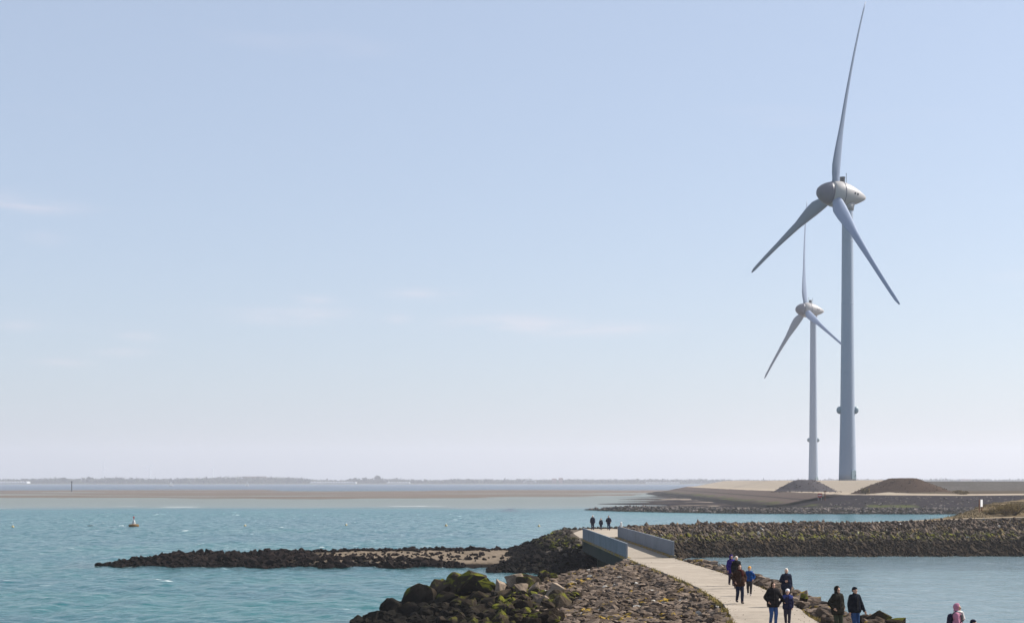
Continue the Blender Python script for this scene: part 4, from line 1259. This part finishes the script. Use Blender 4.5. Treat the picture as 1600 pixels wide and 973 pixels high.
def fuse(bm, name, vox, smooth=2, folds=0.0, seed=0):
    """union of closed shapes -> one continuous smooth surface"""
    me = bpy.data.meshes.new(name + '_tmp'); bm.to_mesh(me); bm.free()
    o = bpy.data.objects.new(name + '_tmp', me); WORK.collection.objects.link(o)
    m = o.modifiers.new('r', 'REMESH'); m.mode = 'VOXEL'; m.voxel_size = vox; m.use_smooth_shade = True
    if smooth:
        k = o.modifiers.new('s', 'SMOOTH'); k.factor = .5; k.iterations = smooth
    WORK.view_layers[0].update(); dg = WORK.view_layers[0].depsgraph; out = bpy.data.meshes.new_from_object(o.evaluated_get(dg)); out.name = name
    bpy.data.objects.remove(o); bpy.data.meshes.remove(me)
    if folds:
        out.calc_loop_triangles()
        off = Vector((seed * 5.3, seed * 2.1, 0))
        co = [v.co + v.normal * folds * (mnoise.noise(Vector((v.co.x * 9, v.co.y * 9, v.co.z * 5)) + off) + .5 * mnoise.noise(v.co * 19 + off)) for v in out.vertices]
        for v, c in zip(out.vertices, co): v.co = c
    return out


def cloth(name, col, rough=.85):
    t = NT(name); n = t.noise(7, 4, .6)
    t.bump(t.noise(60, 2), .004)
    return t.done(t.mix(1.0, col, t.grey(t.M('MULTIPLY_ADD', n, .7, .65)), 'MULTIPLY'), .95, spec=.03)


M_skin = plain('skin', (.46, .27, .19), .55, .08, 8); M_eye = plain('eye', (.02, .018, .015), .2); M_shoe = plain('shoe', (.035, .028, .024), .6)
PEOPLE = 0


def person(pos, h, face, label, coat, legs, hat=None, hair=None, stride=.16, arms=('swing', 'swing'), coat_len=.80, bulk=1.0, hood=False, hood_up=False,
           shoulder_col=None, vox=.014, group='people walking on the path', headyaw=0.0, extras=(), shoe=None, ph=1):
    """standing 1.75 m skeleton scaled to h; faces -Y turned by `face`; the person's left is +X"""
    global PEOPLE
    PEOPLE += 1; sd = PEOPLE; k = h / 1.75
    root = empty('person', pos, face); tag(root, label, 'person', group); root.scale = (k, k, k)
    hs = 1.0 if h > 1.5 else 1.18                        # children have larger heads
    # --- joints
    J = {}
    for s, sg in (('L', 1), ('R', -1)):
        f = stride * sg * ph                            # + = this foot forward (-Y)
        hip = Vector((.095 * sg, 0, .93)); fy = -f; lift = .0 if f >= 0 else .05
        ank = Vector((.085 * sg, fy, .085 + lift)); knee = Vector((.095 * sg, fy * .45 - .05 - (.05 if f < 0 else 0), .50))
        J['hip' + s], J['knee' + s], J['ank' + s] = hip, knee, ank
        sh = Vector((.185 * sg, 0, 1.425)); mode = arms[0] if s == 'L' else arms[1]
        if mode == 'swing': el = sh + Vector((.065 * sg, .10 * f / .16 + .03, -.285)); wr = el + Vector((.015 * sg, .10 * f / .16 - .09, -.245))
        elif mode == 'pocket': el = sh + Vector((.125 * sg, .09, -.27)); wr = el + Vector((-.075 * sg, -.16, -.17))
        elif mode == 'front': el = sh + Vector((.08 * sg, .03, -.275)); wr = el + Vector((-.16 * sg, -.21, .02))
        elif mode == 'out': el = sh + Vector((.14 * sg, .02, -.26)); wr = el + Vector((.12 * sg, -.05, -.20))
        elif mode == 'up': el = sh + Vector((.12 * sg, -.08, -.22)); wr = el + Vector((-.10 * sg, -.15, .20))
        else: el = sh + Vector((.05 * sg, .02, -.29)); wr = el + Vector((.0, -.03, -.25))
        J['sh' + s], J['el' + s], J['wr' + s] = sh, el, wr
    Z = 1.0
    hc = Vector((0, -.015, 1.635))
    Mh = Matrix.Translation(hc) @ Matrix.Rotation(headyaw, 4, 'Z') @ Matrix.Diagonal((hs, hs, hs, 1))
    # --- body: one continuous skin surface
    bm = bmesh.new()

    bm_ball(bm, (0, .012, .02), (.076, .095, .098), 3); bm_ball(bm, (0, -.028, -.045), (.058, .066, .072), 2)      # skull, jaw
    bm_ball(bm, (0, -.098, -.012), (.013, .020, .024), 2); bm_ball(bm, (0, -.076, .022), (.055, .022, .012), 2)         # nose, brow
    bm_ball(bm, (0, -.084, -.058), (.024, .014, .010), 2); bm_ball(bm, (0, -.076, -.094), (.026, .020, .018), 2)       # mouth, chin
    for sg in (1, -1): bm_ball(bm, (.078 * sg, .012, -.005), (.012, .022, .032), 2)                                            # ears
    bmesh.ops.transform(bm, matrix=Mh, verts=bm.verts)
    capsule(bm, (0, .012, 1.44), .062, (0, 0, 1.56), .055)
    capsule(bm, (-.09, 0, 1.36), .115, (.09, 0, 1.36), .115); capsule(bm, (-.06, .0, 1.10), .115, (.06, 0, 1.10), .115); capsule(bm, (-.075, 0, .95), .115, (.075, 0, .95), .115)
    capsule(bm, (0, 0, .95), .13, (0, 0, 1.34), .135)
    for s, sg in (('L', 1), ('R', -1)):
        capsule(bm, J['sh' + s], .058, J['el' + s], .043); capsule(bm, J['el' + s], .042, J['wr' + s], .028)
        d = (J['wr' + s] - J['el' + s]).normalized(); n = Vector((sg, 0, 0)); n = (n - d * n.dot(d)).normalized(); fw = d.cross(n).normalized()
        if fw.y > 0: fw = -fw
        w = J['wr' + s]; palm = w + d * .075
        capsule(bm, w, .026, palm + fw * .022, .023); capsule(bm, w, .026, palm - fw * .022, .023); capsule(bm, palm + fw * .02, .022, palm - fw * .02, .022)
        for i, ln in enumerate((.066, .076, .070, .054)):
            b0 = palm + fw * (.032 - .0215 * i); b1 = b0 + d * ln * .55 - n * .006; b2 = b1 + (d - n * .55).normalized() * ln * .5
            capsule(bm, b0, .0105, b1, .0098, 8); capsule(bm, b1, .0098, b2, .0088, 8)
        t0 = w + d * .025 + fw * .02; t1 = t0 + (d * .6 + fw * .8).normalized() * .042; t2 = t1 + (d * .95 + fw * .25).normalized() * .032
        capsule(bm, t0, .0135, t1, .012, 8); capsule(bm, t1, .012, t2, .0105, 8)
        capsule(bm, J['hip' + s], .088, J['knee' + s], .058); capsule(bm, J['knee' + s], .056, J['ank' + s], .038)
        capsule(bm, J['ank' + s], .036, J['ank' + s] + Vector((.01 * sg, -.13, -.045)), .03)
    body = link('body', fuse(bm, 'body', vox * .8, 1), M_skin, root, smooth=True)
    for sg in (1, -1):
        bm = bmesh.new(); bm_ball(bm, (.030 * sg, -.081, .004), .0115, 2); bmesh.ops.transform(bm, matrix=Mh, verts=bm.verts); link('eye', bm_mesh(bm, 'eye'), M_eye, body)
    # --- coat
    bm = bmesh.new(); b = bulk
    capsule(bm, (-.10, .005, 1.365), .142 * b, (.10, .005, 1.365), .142 * b); capsule(bm, (-.085, .005, 1.12), .150 * b, (.085, .005, 1.12), .150 * b)
    capsule(bm, (-.04, 0, 1.12), .165 * b, (.04, 0, 1.36), .155 * b); capsule(bm, (.04, 0, 1.12), .165 * b, (-.04, 0, 1.36), .155 * b)
    capsule(bm, (-.09, 0, .96), .160 * b, (.09, 0, .96), .160 * b)
    if coat_len < .9: capsule(bm, (-.095, -.01, coat_len + .1), .155 * b, (.095, -.01, coat_len + .1), .155 * b); capsule(bm, (-.09, 0, .95), .158 * b, (-.095, -.01, coat_len + .1), .155 * b, 14); capsule(bm, (.09, 0, .95), .158 * b, (.095, -.01, coat_len + .1), .155 * b, 14)
    capsule(bm, (0, .01, 1.42), .085, (0, .0, 1.505), .078)
    for s, sg in (('L', 1), ('R', -1)):
        capsule(bm, J['sh' + s] + Vector((-.03 * sg, 0, -.005)), .088 * b, J['el' + s], .068 * b); capsule(bm, J['el' + s], .068 * b, J['el' + s].lerp(J['wr' + s], .93), .050 * b)
    if hood and not hood_up: capsule(bm, (-.07, .10, 1.47), .07, (.07, .10, 1.47), .07)
    me = fuse(bm, 'coat', vox, 3, .012, sd)
    # cut the hem flat
    bm = bmesh.new(); bm.from_mesh(me); bmesh.ops.bisect_plane(bm, geom=list(bm.verts) + list(bm.edges) + list(bm.faces), plane_co=(0, 0, coat_len), plane_no=(0, .0, 1), clear_inner=True)
    bm.to_mesh(me); bm.free()
    cm = cloth('coat_cloth', coat); co = link('coat', me, cm, root, smooth=True)
    bm = bmesh.new(); bm_box(bm, (0, -.165 * b, 1.18), (.016, .012, .5)); link('zip', bm_mesh(bm, 'zip'), M_shoe, co)
    if shoulder_col:
        bm = bmesh.new(); capsule(bm, (-.10, .005, 1.37), .150 * b, (.10, .005, 1.37), .150 * b); capsule(bm, (-.17, 0, 1.40), .1 * b, (.17, 0, 1.40), .1 * b)
        m2 = fuse(bm, 'yoke', vox, 3); bm = bmesh.new(); bm.from_mesh(m2); bmesh.ops.bisect_plane(bm, geom=list(bm.verts) + list(bm.edges) + list(bm.faces), plane_co=(0, 0, 1.31), plane_no=(0, 0, 1), clear_inner=True); bm.to_mesh(m2); bm.free()
        link('yoke', m2, cloth('yoke_cloth', shoulder_col), co, smooth=True)
    # --- trousers, shoes
    bm = bmesh.new(); capsule(bm, (-.07, 0, .95), .128, (.07, 0, .95), .128)
    for s, sg in (('L', 1), ('R', -1)):
        capsule(bm, J['hip' + s], .112, J['knee' + s], .082); capsule(bm, J['knee' + s], .080, J['ank' + s] + Vector((0, 0, .015)), .062)
    link('trousers', fuse(bm, 'trousers', vox, 3, .010, sd + 40), cloth('trouser_cloth', legs), root, smooth=True)
    sm = cloth('shoe_leather', shoe) if shoe else M_shoe
    for s, sg in (('L', 1), ('R', -1)):
        a = J['ank' + s]; fz = a.z - .085
        bm = bmesh.new(); capsule(bm, (a.x, a.y + .03, .05 + fz), .050, (a.x + .01 * sg, a.y - .14, .042 + fz), .042); capsule(bm, (a.x, a.y, .11 + fz), .052, (a.x, a.y + .02, .055 + fz), .052)
        m2 = fuse(bm, 'shoe', .012, 2)
        for v in m2.vertices: v.co.z = max(v.co.z, fz + .002)
        link('shoe', m2, sm, root, smooth=True)
    # --- head covering
    def cap(name, parts, mat, th=None):
        bm = bmesh.new()
        for c, r in parts: bm_ball(bm, c, r, 3)
        bmesh.ops.transform(bm, matrix=Mh, verts=bm.verts); return link(name, fuse(bm, name, vox * .8, 2, .004, sd), mat, root, smooth=True)
    if hood_up:
        cap('hood', [((0, .045, .03), (.112, .115, .128)), ((0, .04, -.08), (.115, .10, .09)), ((0, .02, .115), (.06, .07, .05))], cm)
    if hat:
        cap('hat', [((0, .022, .062), (.090, .106, .078)), ((0, .03, .045), (.092, .107, .05)), ((0, .05, .0), (.088, .085, .07))], cloth('hat_wool', hat))
    if hair:
        cap('hair', [((0, .030, .048), (.086, .098, .085)), ((0, .055, -.02), (.080, .070, .095)), ((.062, .0, -.01), (.026, .05, .06)), ((-.062, .0, -.01), (.026, .05, .06))], cloth('hair_strands', hair))
    for e in extras: e(root, J, cm)
    return root


def at_path(px, d, far=False):
    return ((px - 800) / F * d, d, PZ + .012 if not far else 0)


def scarf(col):
    def f(root, J, cm):
        bm = bmesh.new()
        for i in range(14):
            a0, a1 = 2 * math.pi * i / 14, 2 * math.pi * (i + 1) / 14
            capsule(bm, (.10 * math.cos(a0), .11 * math.sin(a0), 1.50 + .015 * math.sin(a0 * 2)), .042, (.10 * math.cos(a1), .11 * math.sin(a1), 1.50 + .015 * math.sin(a1 * 2)), .042, 8)
        capsule(bm, (.05, -.14, 1.48), .045, (.09, -.19, 1.28), .05)
        link('scarf', fuse(bm, 'scarf', .014, 2, .008, 3), cloth('scarf_wool', col), root, smooth=True)
    return f


def backpack(col):
    def f(root, J, cm):
        bm = bmesh.new(); capsule(bm, (-.09, .22, 1.05), .12, (.09, .22, 1.05), .12); capsule(bm, (-.08, .21, 1.32), .11, (.08, .21, 1.32), .11); capsule(bm, (0, .22, 1.05), .14, (0, .21, 1.32), .13)
        bp = link('backpack', fuse(bm, 'backpack', .016, 2, .006, 4), cloth('backpack_fabric', col), root, smooth=True)
        for sg in (1, -1):
            bm = bmesh.new(); pts = [Vector((.12 * sg, .17, 1.40)), Vector((.13 * sg, .02, 1.525)), Vector((.12 * sg, -.15, 1.40)), Vector((.13 * sg, -.17, 1.22)), Vector((.16 * sg, .02, 1.02))]
            for a, b in zip(pts, pts[1:]): capsule(bm, a, .024, b, .024, 8)
            link('strap', fuse(bm, 'strap', .012, 2), M_dark, bp, smooth=True)
    return f


def people():
    NAVY, BLK = (.012, .015, .030), (.012, .011, .012)
    DJ, BJ = (.014, .020, .040), (.035, .075, .19)
    person(at_path(1142.5, 83.5), 1.66, R_(10), 'adult in a purple-blue hooded coat walking behind the brown-coated walker', (.020, .008, .12), (.03, .024, .04), hood=True, hood_up=True,
           coat_len=.72, arms=('front', 'swing'), stride=.10)
    person(at_path(1150.5, 81.6), 1.69, R_(0), 'white-haired adult in black right beside the purple coat', BLK, DJ, hair=(.62, .58, .52), hood=True, arms=('hang', 'hang'), stride=.12, ph=-1)
    person(at_path(1155.5, 71.4), 1.80, R_(8), 'tall adult in a dark brown jacket and dark jeans, walking towards the viewer', (.040, .020, .013), DJ, hair=(.035, .016, .010), hood=True,
           arms=('pocket', 'pocket'), coat_len=.78, stride=.13, bulk=1.06, extras=(scarf((.055, .012, .010)),))
    person(at_path(1171, 76.4), 1.42, R_(-12), 'child in a bright blue jacket and an orange hat', (.006, .042, .16), (.03, .028, .03), hat=(.62, .30, .05), arms=('pocket', 'swing'), coat_len=.88, stride=.09, shoe=(.35, .34, .33))
    person(at_path(1208, 60.3), 1.71, R_(12), 'adult in a bulky black coat and blue jeans beside the white-hatted child', BLK, BJ, hair=(.030, .018, .012), hood=True, arms=('out', 'pocket'), coat_len=.76, bulk=1.12, stride=.06)
    person(at_path(1230.5, 60.4), 1.42, R_(-14), 'child in a white hat and a navy coat with lighter blue shoulders', (.014, .014, .040), (.035, .032, .045), hat=(.80, .78, .80), shoulder_col=(.045, .060, .19), arms=('hang', 'out'), coat_len=.80, stride=.10)
    person(at_path(1228.5, 69.8), 1.72, R_(4), 'white-haired adult in a dark navy coat with one hand held in front', NAVY, BLK, hair=(.66, .61, .54), arms=('swing', 'front'), coat_len=.76, stride=.12)
    person(at_path(1308.5, 56.8), 1.78, R_(28), 'adult in a dark olive coat with pointed brown hood, left of the near couple', (.020, .018, .014), (.040, .045, .028), hood=True, hood_up=True, arms=('pocket', 'pocket'), coat_len=.74, bulk=1.12, stride=.08)
    person(at_path(1335.5, 56.5), 1.78, R_(26), 'adult in a black jacket, dark cap and blue jeans, right of the near couple', (.007, .009, .014), (.020, .050, .13), hat=(.010, .011, .016), arms=('swing', 'hang'), coat_len=.84, bulk=1.10, stride=.14, ph=-1)
    person(at_path(1496, 49.7), 1.70, R_(62), 'person in a pink hooded jacket with a pale scarf and a dark backpack', (.40, .17, .24), (.03, .03, .04), hood=True, hood_up=True, arms=('swing', 'swing'), coat_len=.84, extras=(scarf((.72, .66, .62)), backpack((.02, .016, .04))))
    person(at_path(1521, 48.3), 1.31, R_(60), 'child in a dark hat at the bottom edge beside the pink jacket', (.03, .02, .05), (.03, .03, .04), hat=(.012, .012, .026), coat_len=.84)
    z = lambda px, d: float(far_h(np.array((px - 800) / F * d), np.array(float(d)))) + .11
    def far(px, d): p = at_path(px, d); return (p[0], p[1], z(px, d))
    g = 'three walkers beyond the footbridge'
    person(far(926, 177), 1.76, R_(0), 'left adult of the three walkers beyond the footbridge, white-haired and in dark clothes', (.016, .018, .035), (.020, .022, .035), hair=(.6, .56, .52), vox=.022, group=g, coat_len=.84, arms=('swing', 'swing'))
    person(far(939, 177.5), 1.36, R_(0), 'child between the two adults beyond the footbridge', (.014, .016, .03), (.03, .035, .05), hair=(.25, .14, .08), vox=.022, group=g, coat_len=.86)
    person(far(951, 176), 1.68, R_(0), 'right adult of the three walkers beyond the footbridge, with dark hair', (.014, .014, .028), (.016, .026, .06), hair=(.03, .02, .018), vox=.022, group=g, coat_len=.8, arms=('pocket', 'pocket'))


people()
bpy.data.scenes.remove(WORK)

# ------------------------------------------------------------------ haze
def haze():
    bm = bmesh.new(); bm_box(bm, (0, 3600, 83.5), (9000, 8000, 173)); me = bm_mesh(bm, 'haze')
    m = bpy.data.materials.new('haze_air'); m.use_nodes = True; t = m.node_tree; t.nodes.clear()
    o = t.nodes.new('ShaderNodeOutputMaterial'); v = t.nodes.new('ShaderNodeVolumePrincipled')
    v.inputs['Color'].default_value = (.87, .865, .93, 1); v.inputs['Density'].default_value = 1.6e-4; v.inputs['Anisotropy'].default_value = .25
    t.links.new(v.outputs[0], o.inputs['Volume'])
    h = link('haze', me, m); tag(h, 'thin pale sea haze that fades the far shore', 'haze', kind='stuff')


haze()
